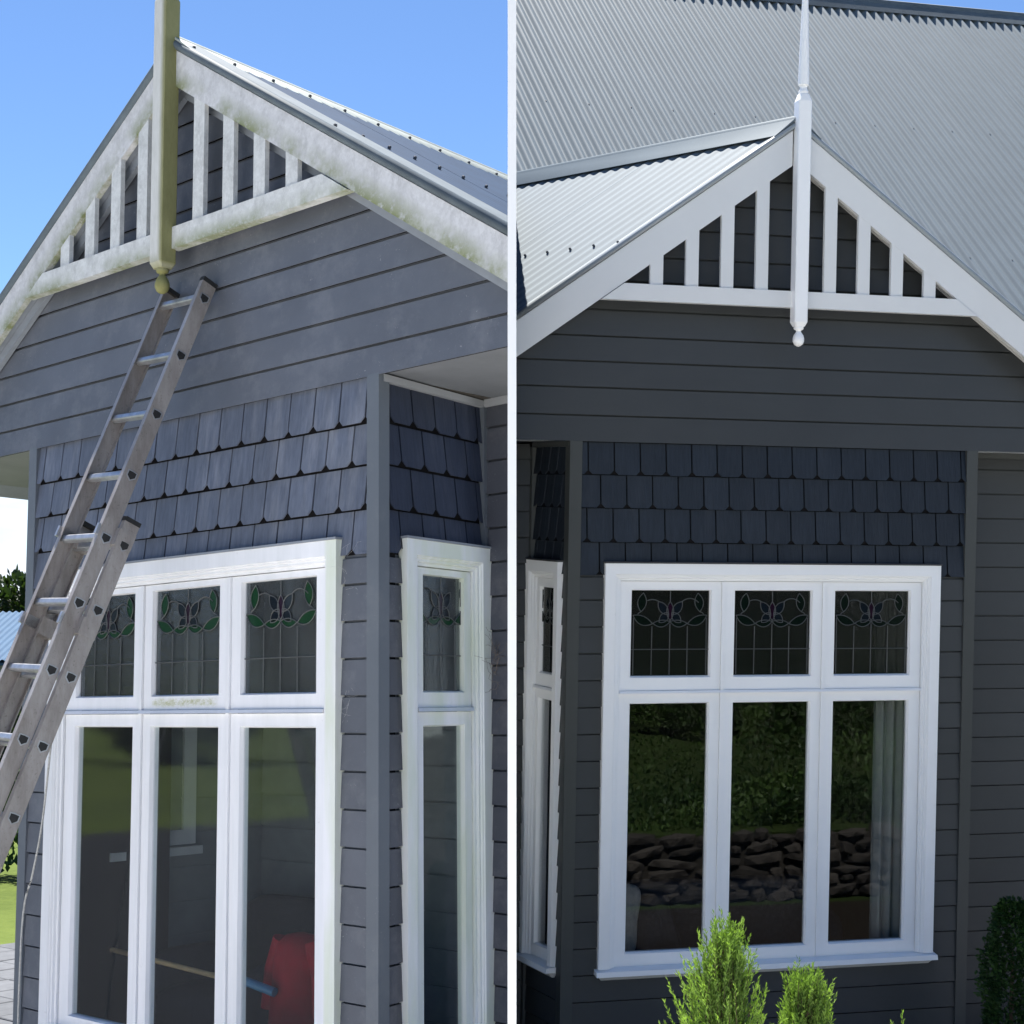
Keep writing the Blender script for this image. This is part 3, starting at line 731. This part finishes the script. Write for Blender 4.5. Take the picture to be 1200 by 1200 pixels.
def section(i0, i1, offn, xr, xl, over0, over1, nm):
    st0 = P0+stp*i0-dn*over0; ln = (i1-i0)*sp+over0+over1
    for xo, sgn in ((xr, 1), (xl, -1)):
        s = stile(st0, ln, offn-.010, xo, sgn).go('stile', 'alloy_dirty', LT)
        for i in range(i0, i1+1):           # D-shaped rung ends: black plugs stand for the dark inside the holes
            c = P0+stp*i+ex*(xo+sgn*.001)+nout*(offn-.012)
            ring = [dn*(-.010)+nout*.013, dn*(-.011)+nout*.0, dn*(-.010)-nout*.013, dn*(.004)-nout*.013, dn*.014-nout*.0, dn*.004+nout*.013]
            o_ = MB(); o_.sweep([[c+p*1.75-ex*sgn*.002 for p in ring], [c+p*1.75+ex*sgn*.0006 for p in ring]]); o_.go('rung_rim', 'alloy', s)
            o_ = MB(); o_.sweep([[c+p*1.35-ex*sgn*.002 for p in ring], [c+p*1.35+ex*sgn*.0012 for p in ring]]); o_.go('rung_hole_dark', 'black_plastic', s)
        for e, t in ((0, -.012), (1, ln-.02)):
            q = MB(); dp = .036; a, b = sorted((sgn*.003, -sgn*.026))
            q.hexa([st0+dn*(t+tt)+ex*(xo+x)+nout*(offn-.01+y) for tt in (0, .018) for x, y in ((a, -dp), (b, -dp), (b, dp), (a, dp))]); q.go('end_cap', 'black_plastic', LT)
    for i in range(i0, i1+1):
        c = P0+stp*i
        r = MB(); n = 10; rings = []
        prof = [(-.013, -.013), (-.013, .010), (-.008, .014), (.008, .014), (.013, .010), (.013, -.013)]
        r.sweep([[c+ex*x+nout*(offn+b)+dn*a for a, b in prof] for x in (xl+.004, xr-.004)]); r.go('rung', 'alloy', LT)
section(0, 12, 0, .026, -wl-.012, .075, .12, 'fly')
off2 = -.072
section(4, 14, off2, .052, -wl-.040, .10, .10, 'base')
# stay brackets that hold the two sections together
for i in (3.92, 5.28):
    for sgn, xo in ((1, .012), (-1, -wl-.012)):
        c = P0+stp*i+ex*xo
        q = MB(); a, b = (-.030, .040)
        q.hexa([c+dn*t+ex*sgn*x+nout*y for t in (-.035, .035) for x, y in ((-.024, -.118), (.042, -.118), (.042, -.04), (-.024, -.04))])
        q.go('bracket', 'alloy_dirty', LT)
        q = MB(); q.hexa([c+dn*t+ex*sgn*x+nout*y for t in (-.022, .022) for x, y in ((-.004, -.055), (.010, -.055), (.010, .036), (-.004, .036))]); q.go('bracket', 'alloy', LT)
# rope
def at(st, u, v, depth):
    """point at picture position (1200 px photo) and distance along the view axis, in site coordinates"""
    k = {'L': 1.09, 'R': .87, 'W': 1.}[st]; depth = depth*k
    c = Vector(((u-600)/1800*depth, (v-600)/1800*depth, depth, 1)); w = Matrix.Translation(CAMLOC) @ A4 @ c
    return (SITES[st].inverted() @ w.to_3d().to_4d()).to_3d()
a, b, c, d_ = at('L', 76, 722, 6.45), at('L', 50, 960, 6.55), at('L', 24, 1120, 6.6), at('L', 20, 1260, 6.6)
pts = []
ctl = [a, at('L', 62, 850, 6.5), b, at('L', 38, 1025, 6.58), at('L', 29, 1058, 6.6), c, d_, at('L', 22, 1400, 6.6)]
for i in range(len(ctl)-1):
    p0, p1, p2, p3 = ctl[max(i-1, 0)], ctl[i], ctl[i+1], ctl[min(i+2, len(ctl)-1)]
    for k in range(6):
        t = k/6; pts.append(.5*((2*p1)+(-p0+p2)*t+(2*p0-5*p1+4*p2-p3)*t*t+(-p0+3*p1-3*p2+p3)*t**3))
q = MB(); q.tube(pts, .005, 6)
top(q.go('rope', 'rope_mat', None, st='L', smooth=60), 'thin grey rope hanging down behind the ladder', 'rope')

# cobweb strands and a dry tangle on the weathered house
def wisps(name, mat, cfr, n, r, lab=None):
    q = MB()
    for _ in range(n):
        p = cfr(); pts = [p]
        d0 = Vector((random.gauss(0, .3), random.gauss(0, .3), random.gauss(0, 1))).normalized()
        for k in range(5): d0 = (d0+Vector((random.gauss(0, .45), random.gauss(0, .35), random.gauss(0, .45)))).normalized(); p = p+d0*.018; pts.append(p)
        q.tube(pts, r, 3)
    o_ = q.go(name, mat, HL); o_['kind'] = 'stuff'; return o_
wisps('dry_tangle', 'twig', lambda: Vector((1.2+.05-.1337*.63+random.uniform(0, .02), .625+random.gauss(0, .012), -1.07+random.gauss(0, .055))), 34, .0007)
wisps('cobweb', 'web', lambda: Vector((1.03+random.gauss(0, .02), -.03, random.choice((-.668, -1.18, -1.23, -.776))+random.gauss(0, .02))), 16, .0003)
q = MB(); q.tube([at('L', 503, 468, 6.05), at('L', 480, 540, 5.98), at('L', 461, 600, 5.92)], .0011, 4)
o_ = q.go('cobweb', 'web', HL); o_['kind'] = 'stuff'

# ------------------------------------------------------------------ behind the glass, left house
# boards and white window frame modelled indoors to stand in for a reflection
for k in range(17):
    z0 = -.18-.165*k
    board(bpy.data.objects['room_wall'], 'boards_inside', lambda u, n, z: Vector((u, 1.3-n, z)), -1.07, 1.07, -1.07, 1.07, z0, z0+.17, .018, .003, 'reflected_board')
lw = [o for o in bpy.data.objects if o.name.startswith('room_wall') and min(v.co.x for v in o.data.vertices) < -1.1 and o.parent == HL][0]
for k in range(17):
    z0 = -.18-.165*k
    board(lw, 'boards_inside', lambda u, n, z: Vector((-1.081+n, u, z)), .1, 1.28, .1, 1.28, z0, z0+.17, .012, .003, 'reflected_board')
iw = MB(); fr = lambda u, n, z: Vector((-1.079+n, u, z))
rect_ring(iw, fr, (0.396, 0.855, -1.892, -.75), (0.476, 0.785, -1.822, -.83), [(0, .0), (0, .03), (1, .024), (1, 0)]); iw.box(fr, 0.356, 0.885, .0, .05, -1.942, -1.902)
iw.go('reflected_window', 'wall_pale', HL)
# timber rail across the bay
q = MB(); pa, pb = at('L', 84, 1101, 7.35), at('L', 262, 1146, 6.75); q.tube([pa, pa.lerp(pb, .5), pb], .012, 8)
top(q.go('timber_pole', 'timber', None, st='L', smooth=60), 'pale timber pole seen low behind the front casements of the weathered house', 'pole')
# armchair with a red jacket over it
ch = thing('armchair', 'black armchair in the room behind the weathered bay window', 'armchair', 'L', (-.25, .75, GL+.34))
def cushion(mb, c, sx, sy, sz, n=10, e=.45):
    rings = []
    for i in range(1, 8):
        ph = -math.pi/2+math.pi*i/8; rr = abs(math.cos(ph))**e; z = math.copysign(abs(math.sin(ph))**e, math.sin(ph))
        rings.append([c+Vector((sx*rr*math.copysign(abs(math.cos(t))**e, math.cos(t)), sy*rr*math.copysign(abs(math.sin(t))**e, math.sin(t)), sz*z)) for t in [2*math.pi*k/16 for k in range(16)]])
    mb.sweep(rings)
zf = GL+.34
q = MB(); cushion(q, Vector((-.55, .8, zf+.28)), .36, .36, .14); q.go('seat', 'dark_fabric', ch, smooth=60)
q = MB(); cushion(q, Vector((-.55, 1.08, zf+.42)), .36, .10, .36); q.go('backrest', 'dark_fabric', ch, smooth=60)
for s2 in (-1, 1):
    q = MB(); cushion(q, Vector((-.55+s2*.36, .82, zf+.34)), .08, .34, .22); q.go('armrest', 'dark_fabric', ch, smooth=60)
    for yy in (.5, 1.0): MB().box(ident, -.55+s2*.3-.02, -.55+s2*.3+.02, yy, yy+.04, zf, zf+.15).go('leg', 'timber', ch)
# folded red jacket draped on a stand by the glass
jk = thing('red_jacket', 'red jacket hanging on a stand behind the right casement', 'jacket', 'L', (.32, .34, GL+.34))
cj = at('L', 350, 1140, 6.42)
q = MB(); rings = []
for z, rx_, ry_, dx in ((.165, .02, .02, .01), (.155, .07, .05, .008), (.12, .105, .075, .0), (.05, .125, .085, -.005), (-.05, .13, .085, -.008), (-.15, .14, .09, -.012), (-.24, .15, .095, -.016), (-.245, .14, .085, -.016)):
    rings.append([cj+Vector((dx+rx_*math.cos(t)*(1+.03*math.sin(5*t+z*9)), ry_*math.sin(t)*(1+.05*math.sin(4*t+z*14)), z)) for t in [2*math.pi*k/24 for k in range(24)]])
q.sweep(rings); q.go('body', 'red_cloth', jk, smooth=60)
q = MB(); q.sweep([[cj+Vector((-.016+.1515*k2*math.cos(t)*(1+.03*math.sin(5*t+zz*9)), .097*k2*math.sin(t)*(1+.05*math.sin(4*t+zz*14)), zz)) for t in [2*math.pi*k/24 for k in range(24)]] for zz, k2 in ((-.236, 1.01), (-.229, 1.01))]); q.go('hem', 'print_white', jk, smooth=60)
for s2 in (-1, 1):
    q = MB(); q.tube([cj+Vector((s2*.10, 0, .13)), cj+Vector((s2*.15, -.01, 0)), cj+Vector((s2*.165, -.02, -.16))], [.045, .04, .036], 10); q.go('sleeve', 'red_cloth', jk, smooth=60)
MB().tube([Vector((cj.x, cj.y, GL+.345)), Vector((cj.x, cj.y, cj.z+.1))], .012, 8).go('stand', 'black_plastic', jk)
q = MB(); pa, pb = at('L', 262, 1140, 6.5), at('L', 322, 1163, 6.35); q.tube([pa, pb], .02, 8); q2 = q.go('blue_tube', 'blue_plastic', None, st='L', smooth=60)
top(q2, 'short bright blue tube lying beside the red jacket', 'tube')

# ------------------------------------------------------------------ behind the glass, right house
def curtain(x0, x1, y, z0, z1, n, lab):
    q = MB(); V = []; F = []; m_ = 60
    for i in range(m_+1):
        t = i/m_; x = x0+(x1-x0)*t; yy = y+.022*math.sin(t*n*2*math.pi)+.008*math.sin(t*n*5)
        for z in (z0, z0+.5, z1-.5, z1): V.append((x+.01*math.sin(z*3+t*6), yy, z))
    for i in range(m_):
        for j in range(3): a = 4*i+j; F.append((a, a+4, a+5, a+1))
    k = len(V); V += [(x, y_+.0025, z) for x, y_, z in V]; F += [tuple(i+k for i in f[::-1]) for f in F]
    return mesh('curtain', V, F, 'sheer', None, smooth=True, st='R')
top(curtain(.70, .99, .17, -3.3, -.2, 5, ''), 'pale curtain drawn to the right inside the charcoal bay window', 'curtain')
def pillow(c, sx, sz, rot, mat, lab):
    q = MB(); rings = []; n = 28
    for k in range(-5, 6):
        y = k/5; rings.append([]);
        for i in range(n):
            t = 2*math.pi*i/n; e = .38
            rr = (1-abs(y)**2.6)**.9*1.0 if abs(y) < 1 else .02
            rr = max(rr, .02)
            x_ = math.copysign(abs(math.cos(t))**e, math.cos(t)); z_ = math.copysign(abs(math.sin(t))**e, math.sin(t))
            pin = 1-.10*(1-abs(x_*z_))
            rings[-1].append(Vector((x_*sx*(.35+.65*rr)*pin, y*.07, z_*sz*(.35+.65*rr)*pin)))
    M_ = Matrix.Translation(c) @ Matrix.Rotation(rot[0], 4, 'X') @ Matrix.Rotation(rot[1], 4, 'Z') @ Matrix.Rotation(rot[2], 4, 'Y')
    q.sweep([[M_ @ p for p in r] for r in rings]); return top(q.go('cushion', mat, None, st='R', smooth=60), lab, 'cushion')
sf = thing('sofa', 'grey sofa with its back near the charcoal bay window', 'sofa', 'R', (-.1, .65, GR+.34))
zf = GR+.34
MB().box(ident, -.95, .55, .55, 1.25, zf+.08, zf+.42).go('seat', 'grey_fabric', sf)
q = MB(); cushion(q, Vector((-.2, .47, zf+.55)), .75, .09, .34, e=.3); q.go('backrest', 'grey_fabric', sf, smooth=60)
for xx in (-1.0, .6):
    q = MB(); cushion(q, Vector((xx, .85, zf+.38)), .08, .42, .26, e=.35); q.go('armrest', 'grey_fabric', sf, smooth=60)
for xx in (-.95, .5):
    for yy in (.5, 1.2): MB().box(ident, xx, xx+.05, yy, yy+.05, zf, zf+.12).go('foot', 'timber', sf)
pillow(Vector((-.86, .22, -2.66)), .19, .21, (R_(-8), R_(12), R_(8)), 'linen', 'linen cushion propped in the lower left corner of the charcoal bay window')
pillow(Vector((-.60, .30, -2.74)), .16, .18, (R_(-14), R_(-10), R_(-14)), 'grey_fabric', 'grey cushion leaning beside the linen cushion behind the charcoal bay window')

# ------------------------------------------------------------------ ground and planting
def sheet(name, st, poly, z, mat, kind='structure', thick=.0):
    V = [(x, y, z) for x, y in poly]; return mesh(name, V, [tuple(range(len(V)))], mat, None, st=st, kind=kind)
sheet('lawn', 'L', [(-160, -160), (160, -160), (160, 160), (-160, 160)], GL-.02, 'grass')
sheet('driveway', 'L', [(-17, -22), (12, -22), (12, -.3), (-17, -.3)], GL-.012, 'asphalt')
sheet('bounce_terrace', 'L', [(-1.3, -.02), (-1.9, -3), (-9.5, -10), (-9.5, -16), (14, -16), (14, -.02)], GL-.004, 'bounce_stone')  # pale ground added out of view to bounce sunlight onto the left front
sheet('garden_bed', 'R', [(-60, -4.2), (60, -4.2), (60, 160), (-60, 160)], GR-.012, 'soil')
sheet('bounce_apron', 'R', [(-12, -22), (-.4, -22), (-.4, -2.95), (7.2, -2.95), (7.2, -22), (30, -22), (30, -.75), (-12, -.75)], GR, 'bounce_gravel')  # unseen pale apron, shaped to throw light up at the right-hand front
sheet('drive', 'R', [(-60, -160), (60, -160), (60, -4.2), (-60, -4.2)], GR-.016, 'rough_grass')
# grass bank above the stone retaining wall, rising away from the house
prof = [(-4.35, -3.77), (-4.36, -3.18), (-6.5, -2.98), (-9, -2.75), (-14, -2.3), (-22, -1.9), (-22.5, -3.77)]
V = []; F = []; nx = 40
for i in range(nx+1):
    x = -.35+7.5*i/nx
    for j, (y, z) in enumerate(prof): V.append((x, y, z))
m_ = len(prof)
for i in range(nx):
    for j in range(m_-1): a = i*m_+j; F.append((a, a+1, a+m_+1, a+m_))
mesh('garden_bank', V, F, 'rough_grass', None, st='R', kind='structure')
# paving beside the left house
pv = sheet('paving', 'L', [(-7.1, 1.2), (-3.4, 1.2), (-3.4, 5.2), (-7.1, 5.2)], GL-.014, 'grout')
me0 = None
for i in range(9):
    for j in range(10):
        x, y = -7.08+.41*i, 1.24+.4*j
        if me0 is None:
            b = MB(); b.box(ident, 0, .395, 0, .385, -.01, .018); me0 = b.go('paver', 'paver', pv)
            bm = bmesh.new(); bm.from_mesh(me0.data); bmesh.ops.bevel(bm, geom=[e for e in bm.edges if all(v.co.z > 0 for v in e.verts)], offset=.006, segments=1, affect='EDGES'); bm.to_mesh(me0.data); bm.free(); o_ = me0
        else: o_ = me0.copy(); COL.objects.link(o_)
        o_.location = (x, y, GL+random.uniform(-.002, .003))

def leaves(st, name, parent, mat, pts, size, aspect=.5, up=0., out=None, tone=None):
    """pts: list of (pos, dir, tone). Each leaf a bent diamond of two triangles"""
    V = []; F = []; T = []
    for p, d0, tn in pts:
        d0 = Vector(d0).normalized(); a = d0.cross(Vector((random.gauss(0, 1), random.gauss(0, 1), random.gauss(0, 1)))).normalized()
        s = size*random.uniform(.7, 1.3); k = len(V)
        c = d0.cross(a)
        V += [p, p+d0*s*.5+a*s*aspect*.5+c*s*.06, p+d0*s, p+d0*s*.5-a*s*aspect*.5+c*s*.06]
        F.append((k, k+1, k+2, k+3)); T.append(min(max(tn, 0), 1))
    return mesh(name, V, F, mat, parent, tone=T)
def rnd_dir():
    while True:
        v = Vector((random.uniform(-1, 1), random.uniform(-1, 1), random.uniform(-1, 1)))
        if .05 < v.length < 1: return v.normalized()
def conifer(loc, h, r, nsp, lab, group=None):
    t = thing('conifer_shrub', lab, 'shrub', 'R', loc, group); base = Vector(loc)
    q = MB(); q.tube([base, base+Vector((.01, 0, h*.5)), base+Vector((0, .01, h*.9))], [.018, .012, .004], 6); q.go('stem', 'bark', t)
    pts = []; br = MB()
    for i in range(nsp):
        f = random.random()**.75; z = .04+f*(h-.14); rad = r*min(1., (h-z)/.46+.03)**.8*(.85+.22*math.sin(i*2.4))
        ang = random.uniform(0, 2*math.pi); rr = rad*random.uniform(.25, 1.)
        p = base+Vector((math.cos(ang)*rr, math.sin(ang)*rr, z))
        outv = Vector((math.cos(ang), math.sin(ang), 0)); d0 = (outv*random.uniform(.1, .5)*(rr/r+.2)+Vector((0, 0, 1))+rnd_dir()*.22).normalized()
        ln = random.uniform(.08, .17); q2 = p
        if i % 3 == 0: br.tube([p-d0*.05, p+d0*ln*.8], [.0022, .001], 3)
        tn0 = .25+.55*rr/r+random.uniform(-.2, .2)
        m2 = 26
        for k in range(m2):
            tt = k/m2; c = p+d0*ln*tt
            w = rnd_dir(); dd = (d0*.9+w*.55).normalized()
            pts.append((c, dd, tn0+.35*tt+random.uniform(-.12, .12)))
    br.go('twigs', 'bark', t, kind='stuff')
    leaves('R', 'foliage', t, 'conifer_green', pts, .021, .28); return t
def plant_at(u, v, depth):
    p = at('R', u, v, depth); return (p.x, p.y, GR), p.z-GR
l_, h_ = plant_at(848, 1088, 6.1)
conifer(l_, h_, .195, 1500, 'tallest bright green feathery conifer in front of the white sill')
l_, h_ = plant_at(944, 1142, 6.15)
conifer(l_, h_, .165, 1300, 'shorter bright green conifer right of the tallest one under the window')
# small upright tips further right at the foot of the wall
l_, h_ = plant_at(1060, 1194, 6.2)
conifer(l_, h_, .05, 60, 'thin conifer shoot right of the two bright conifers')
def box_shrub(loc, h, r, n, lab):
    t = thing('box_shrub', lab, 'shrub', 'R', loc); base = Vector(loc)
    q = MB(); q.tube([base, base+Vector((0, 0, h*.8))], [.02, .008], 6); q.go('stem', 'bark', t)
    pts = []
    for i in range(n):
        f = random.random(); z = f*h; ang = random.uniform(0, 2*math.pi)
        rad = r*(1-max(f-.75, 0)**1.5*5)*(1+.15*math.sin(5*ang+z*9)+.13*math.sin(z*17+2*ang)+.10*math.sin(z*41+7*ang))
        rr = max(rad, .02)*random.uniform(.5, 1.)**.5*random.choice((1, 1, 1, 1.12))
        o_ = Vector((math.cos(ang), math.sin(ang), .5))
        pts.append((base+Vector((math.cos(ang)*rr, math.sin(ang)*rr, z)), (o_+rnd_dir()*.9), random.uniform(.1, .55)+.35*(math.sin(z*23+ang*3) > .3)))
    leaves('R', 'foliage', t, 'box_green', pts, .026, .62)
l_, h_ = plant_at(1188, 1056, 8.3)
box_shrub(l_, h_, .135, 12000, 'dark green clipped box shrub beside the charcoal side wall')
def tree(st, loc, h, cr_, n, lab, mat='tree_green', size=.3, group=None, name='tree', trunk=True, zb=.3):
    t = thing(name, lab, 'tree', st, loc, group); base = Vector(loc)
    q = MB(); q.tube([base, base+Vector((.05*h*.2, 0, h*.3)), base+Vector((0, 0, h*.8))], [h*.028, h*.02, h*.006], 8)
    for k in range(6):
        a = k*1.1; p = base+Vector((0, 0, h*(.3+.08*k))); q.tube([p, p+Vector((math.cos(a)*cr_*.5, math.sin(a)*cr_*.5, h*.14))], [h*.01, h*.003], 5)
    q.go('trunk', 'bark', t)
    cl = []
    for k in range(26):
        f = random.random(); a = random.uniform(0, 2*math.pi); rr = cr_*math.sin(math.pi*min(max(.15+f*.8, 0), 1))*random.uniform(.4, .95)
        cl.append((base+Vector((math.cos(a)*rr, math.sin(a)*rr, h*(zb+(.97-zb)*f))), cr_*random.uniform(.22, .42), random.uniform(0, .5)))
    pts = []
    for i in range(n):
        c, r, tn = random.choice(cl); v = rnd_dir()
        pts.append((c+v*r*random.uniform(.5, 1.05), v+rnd_dir()*.7, tn+random.uniform(0, .5)))
    leaves(st, 'crown', t, mat, pts, size, .6); return t
# far trees and the blue-roofed shed seen past the left corner post
def ground_at(u, depth, st='L'):
    p = at(st, u, 600, depth); return p
p = at('L', 14, 700, 46); tree('L', (p.x, p.y, GL), at('L', 14, 676, 46).z-GL, 2.2, 5000, 'leafy tree top rising above the blue roof at the far left', size=.28, zb=.2)
p = at('L', 14, 900, 30)
SHD = thing('shed', 'pale shed with a blue corrugated roof behind the ladder', 'shed', 'L', (p.x, p.y, GL))
ctr = Vector((p.x, p.y, GL)); vx = (ML.inverted().to_3x3() @ Vector((1, 0, 0))); vx.z = 0; vx.normalize(); vy = Vector((-vx.y, vx.x, 0))
if (ML.to_3x3() @ vy).y < 0: vy = -vy
def sf_(u, n, z): return ctr+vx*u+vy*n+Vector((0, 0, z))
zt_ = at('L', 14, 712, 32).z-GL; ze_ = at('L', 14, 772, 29).z-GL; zo = at('L', 14, 829, 30).z-GL
q = MB(); q.box(sf_, -4, 1.9, 0, 4, zo, ze_); q.box(sf_, -4, -2.5, 0, 4, 0, zo-.001); q.box(sf_, 1.2, 1.9, 0, 4, 0, zo-.001); q.go('wall', 'shed_wall', SHD)
q = MB(); q.box(sf_, -2.49, 1.19, .3, .35, 0, zo-.002); q.go('door', 'flash_dark', SHD)
sh = MB(); sh.hexa([sf_(-4.2, -.3, ze_-.1), sf_(2.1, -.3, ze_-.1), sf_(2.1, 3, zt_-.1), sf_(-4.2, 3, zt_-.1), sf_(-4.2, -.3, ze_-.05), sf_(2.1, -.3, ze_-.05), sf_(2.1, 3, zt_-.05), sf_(-4.2, 3, zt_-.05)])
rf = sh.go('roof', 'shed_roof', SHD)
nr = (vx.cross(sf_(0, 3, zt_)-sf_(0, -.3, ze_))).normalized(); nr = nr if nr.z > 0 else -nr
corrugated(rf, 'shed_roof', sf_(-4.2, 3, zt_), vx, sf_(0, -.35, ze_)-sf_(0, 3, zt_), 45, .14, nr, amp=.02, per=6, cover=15)
def hedge(st, name, c, vx_, L_, wd, h, n, mat, size, lab, kind=None, cat='hedge'):
    V = []; pts = []
    for i in range(n):
        u = random.uniform(-L_/2, L_/2); z = random.random()**.6*h*(1+.14*math.sin(u*3)+.1*math.sin(u*7)); w = random.uniform(-wd/2, wd/2)
        vy_ = Vector((-vx_.y, vx_.x, 0))
        pts.append((Vector(c)+vx_*u+vy_*w+Vector((0, 0, z)), rnd_dir()+Vector((0, 0, .4)), random.random()*.6+.3*(math.sin(u*5+z*4) > 0)))
    o_ = leaves(st, name, None, mat, pts, size, .6)
    o_.matrix_world = SITES[st]
    if kind: o_['kind'] = kind
    return o_
p = at('L', 14, 900, 27); hz_ = hedge('L', 'hedge', (p.x, p.y, GL), vx, 6, .9, at('L', 14, 838, 27).z-GL, 7000, 'tree_green', .16, '')
top(hz_, 'low dark hedge between the shed and the lawn at the far left', 'hedge')
p = at('L', 14, 950, 19); hz_ = hedge('L', 'hedge', (p.x, p.y, GL), vx, 5, .8, at('L', 14, 905, 19).z-GL, 6000, 'box_green', .11, '')
top(hz_, 'dark shrubby hedge at the edge of the lit lawn, behind the ladder foot', 'hedge')
TW = ('slim and low', 'with a round crown', 'a little leaning', 'with a spreading top', 'tall behind the slim one', 'tall with a dense crown', 'tall with an open crown', 'standing at the far end of the row')
# trees facing the left house across the lawn (mirrored in its glass)
for i, (x, y, h, r) in enumerate(((-34, -36, 9, 4), (-42, -30, 8, 3.6), (-27, -40, 10, 4.2), (-50, -27, 9, 4), (-38, -43, 11, 4.5), (-58, -22, 9, 4), (-22, -46, 9, 4))):
    tree('L', (x, y, GL), h, r, 6000, 'leafy tree across the lawn, ' + TW[i], size=.4, group='trees across the lawn', zb=.08)
# shrubs on the bank and trees beyond, facing the right house
pts = []
for i in range(60000):
    y = -4.5-random.random()**1.3*10; x = random.uniform(-.3, 7.1)
    zb_ = -3.18+(-y-4.5)*.085
    hump = max(0, math.sin(x*1.7+y*.6)*.5+math.sin(y*1.9-x*.8)*.5)*.38
    pts.append((Vector((x, y, zb_+random.random()*hump)), rnd_dir()+Vector((0, 0, .7)), random.random()*.5+.5*(math.sin(x*2.3+y*3) > .2)))
for i in range(26000):
    a = i % 13; bx = .1+.55*a+.2*math.sin(a*7); by = -7.6-1.5*math.sin(a*2.3)**2; v = rnd_dir(); rb = .42+.2*math.sin(a*3.1)
    pts.append((Vector((bx+v.x*rb, by+v.y*rb, -2.75+abs(v.z)*rb*1.5*random.uniform(.3, 1.))), v+rnd_dir()*.6, (.1 if a % 3 else .5)+.25*random.random()))
o_ = leaves('R', 'ground_cover', None, 'bank_green', pts, .07, .5); o_.matrix_world = MR; o_['kind'] = 'stuff'
for i, (x, y, h, r) in enumerate(((1.0, -11, 5, 1.8), (3.2, -11.6, 5.5, 2.0), (5.6, -11.2, 5.2, 2.0), (2.0, -14.5, 6, 2.4), (4.6, -15, 6.5, 2.6), (6.6, -14.5, 7, 2.4))):
    tree('R', (x, y, -2.4), h, r, 11000, 'dark tree on the bank facing the charcoal house, ' + TW[i], 'dark_leaf', size=.13, group='trees on the bank', zb=.04)
# rubble retaining wall
sw = mesh('stone_wall', [(x, y, z) for z in (GR, -3.2) for x, y in ((-.4, -4.34), (7.2, -4.34), (7.2, -4.6), (-.4, -4.6))], [(0, 3, 2, 1), (4, 5, 6, 7), (0, 1, 5, 4), (1, 2, 6, 5), (2, 3, 7, 6), (3, 0, 4, 7)], 'mortar', None, st='R')
top(sw, 'low rubble stone retaining wall facing the charcoal house', 'wall')
protos = []
for k in range(6):
    bm = bmesh.new(); bmesh.ops.create_icosphere(bm, subdivisions=1, radius=.5)
    for v in bm.verts: v.co *= random.uniform(.82, 1.1); v.co.x = max(min(v.co.x, .46), -.46); v.co.z = max(min(v.co.z, .42), -.42)
    me = bpy.data.meshes.new('stone'); bm.to_mesh(me); bm.free(); me.materials.append(MATS['stone']); protos.append(me)
for row in range(6):
    x = -.4+random.random()*.1
    while x < 7.1:
        w = random.choice((.12, .16, .2, .26, .34, .42))*random.uniform(.85, 1.15); o_ = bpy.data.objects.new('stone', random.choice(protos)); COL.objects.link(o_); o_.parent = sw
        o_.scale = (w*1.12, .13, .13*random.uniform(.75, 1.6)); o_.location = (x+w/2, -4.335, GR+.04+row*.10+random.uniform(-.025, .025)); o_.rotation_euler = (random.uniform(-.15, .15), random.uniform(-.3, .3), random.uniform(-.15, .15)); x += w

# ------------------------------------------------------------------ slim white divider post, added to cover the seam between the houses
zc_ = 4.3
q = MB(); hw = .5*10.2/1800*zc_
xc = 0.0
ring = lambda z, k=1.: [Vector((xc+a*hw*k, zc_+hw+b*hw*k, z)) for a, b in ((-1, -1), (1, -1), (1, 1), (-1, 1))]
q.sweep([ring(-1.35), ring(6.0), ring(6.03, .6)])
top(q.go('seam_divider', 'divider_white', None), 'slim tall white divider post added over the seam between the two houses', 'post')

# ------------------------------------------------------------------ each site ends at the boundary plane x = 0
bpy.context.view_layer.update()
def clip_all():
    dead = []
    for o in list(S.objects):
        if o.type != 'MESH' or o.name.startswith('seam_divider'): continue
        r = o
        while r.parent: r = r.parent
        mw = o.matrix_world
        # which site: compare the frame of the root
        sgn = None
        q = (r.matrix_world.to_3x3() @ Vector((1, 0, 0))).normalized()
        isL = abs(q.x-.7448) < .03
        sgn = -1 if isL else 1
        xs = [sgn*(mw @ Vector(c)).x for c in o.bound_box]
        if min(xs) >= .0005: continue
        if max(xs) <= .0005: dead.append(o); continue
        if o.data.users > 1: o.data = o.data.copy()
        inv = mw.inverted(); co = inv @ Vector((sgn*.0005, 0, 0)); no = (mw.to_3x3().transposed() @ Vector((sgn, 0, 0))).normalized()
        bm = bmesh.new(); bm.from_mesh(o.data)
        closed = all(len(e.link_faces) == 2 for e in bm.edges)
        res = bmesh.ops.bisect_plane(bm, geom=bm.verts[:]+bm.edges[:]+bm.faces[:], plane_co=co, plane_no=no, clear_inner=True, clear_outer=False)
        if closed:
            ed = [e for e in res['geom_cut'] if isinstance(e, bmesh.types.BMEdge)]
            if o.name.split('.')[0] == 'roof_sheet': ed = []
            try: bmesh.ops.holes_fill(bm, edges=ed, sides=0)
            except Exception: pass
        if len(bm.faces) == 0: dead.append(o)
        bm.to_mesh(o.data); bm.free()
    changed = True
    ds = set(dead)
    while changed:
        changed = False
        for o in list(ds):
            if any(c not in ds for c in o.children): ds.discard(o); o.data = bpy.data.meshes.new('none'); changed = True
    for o in ds: bpy.data.objects.remove(o, do_unlink=True)
clip_all()
bpy.context.view_layer.update()
# things left with nothing
for o in list(S.objects):
    if o.type == 'EMPTY' and not o.children: bpy.data.objects.remove(o, do_unlink=True)
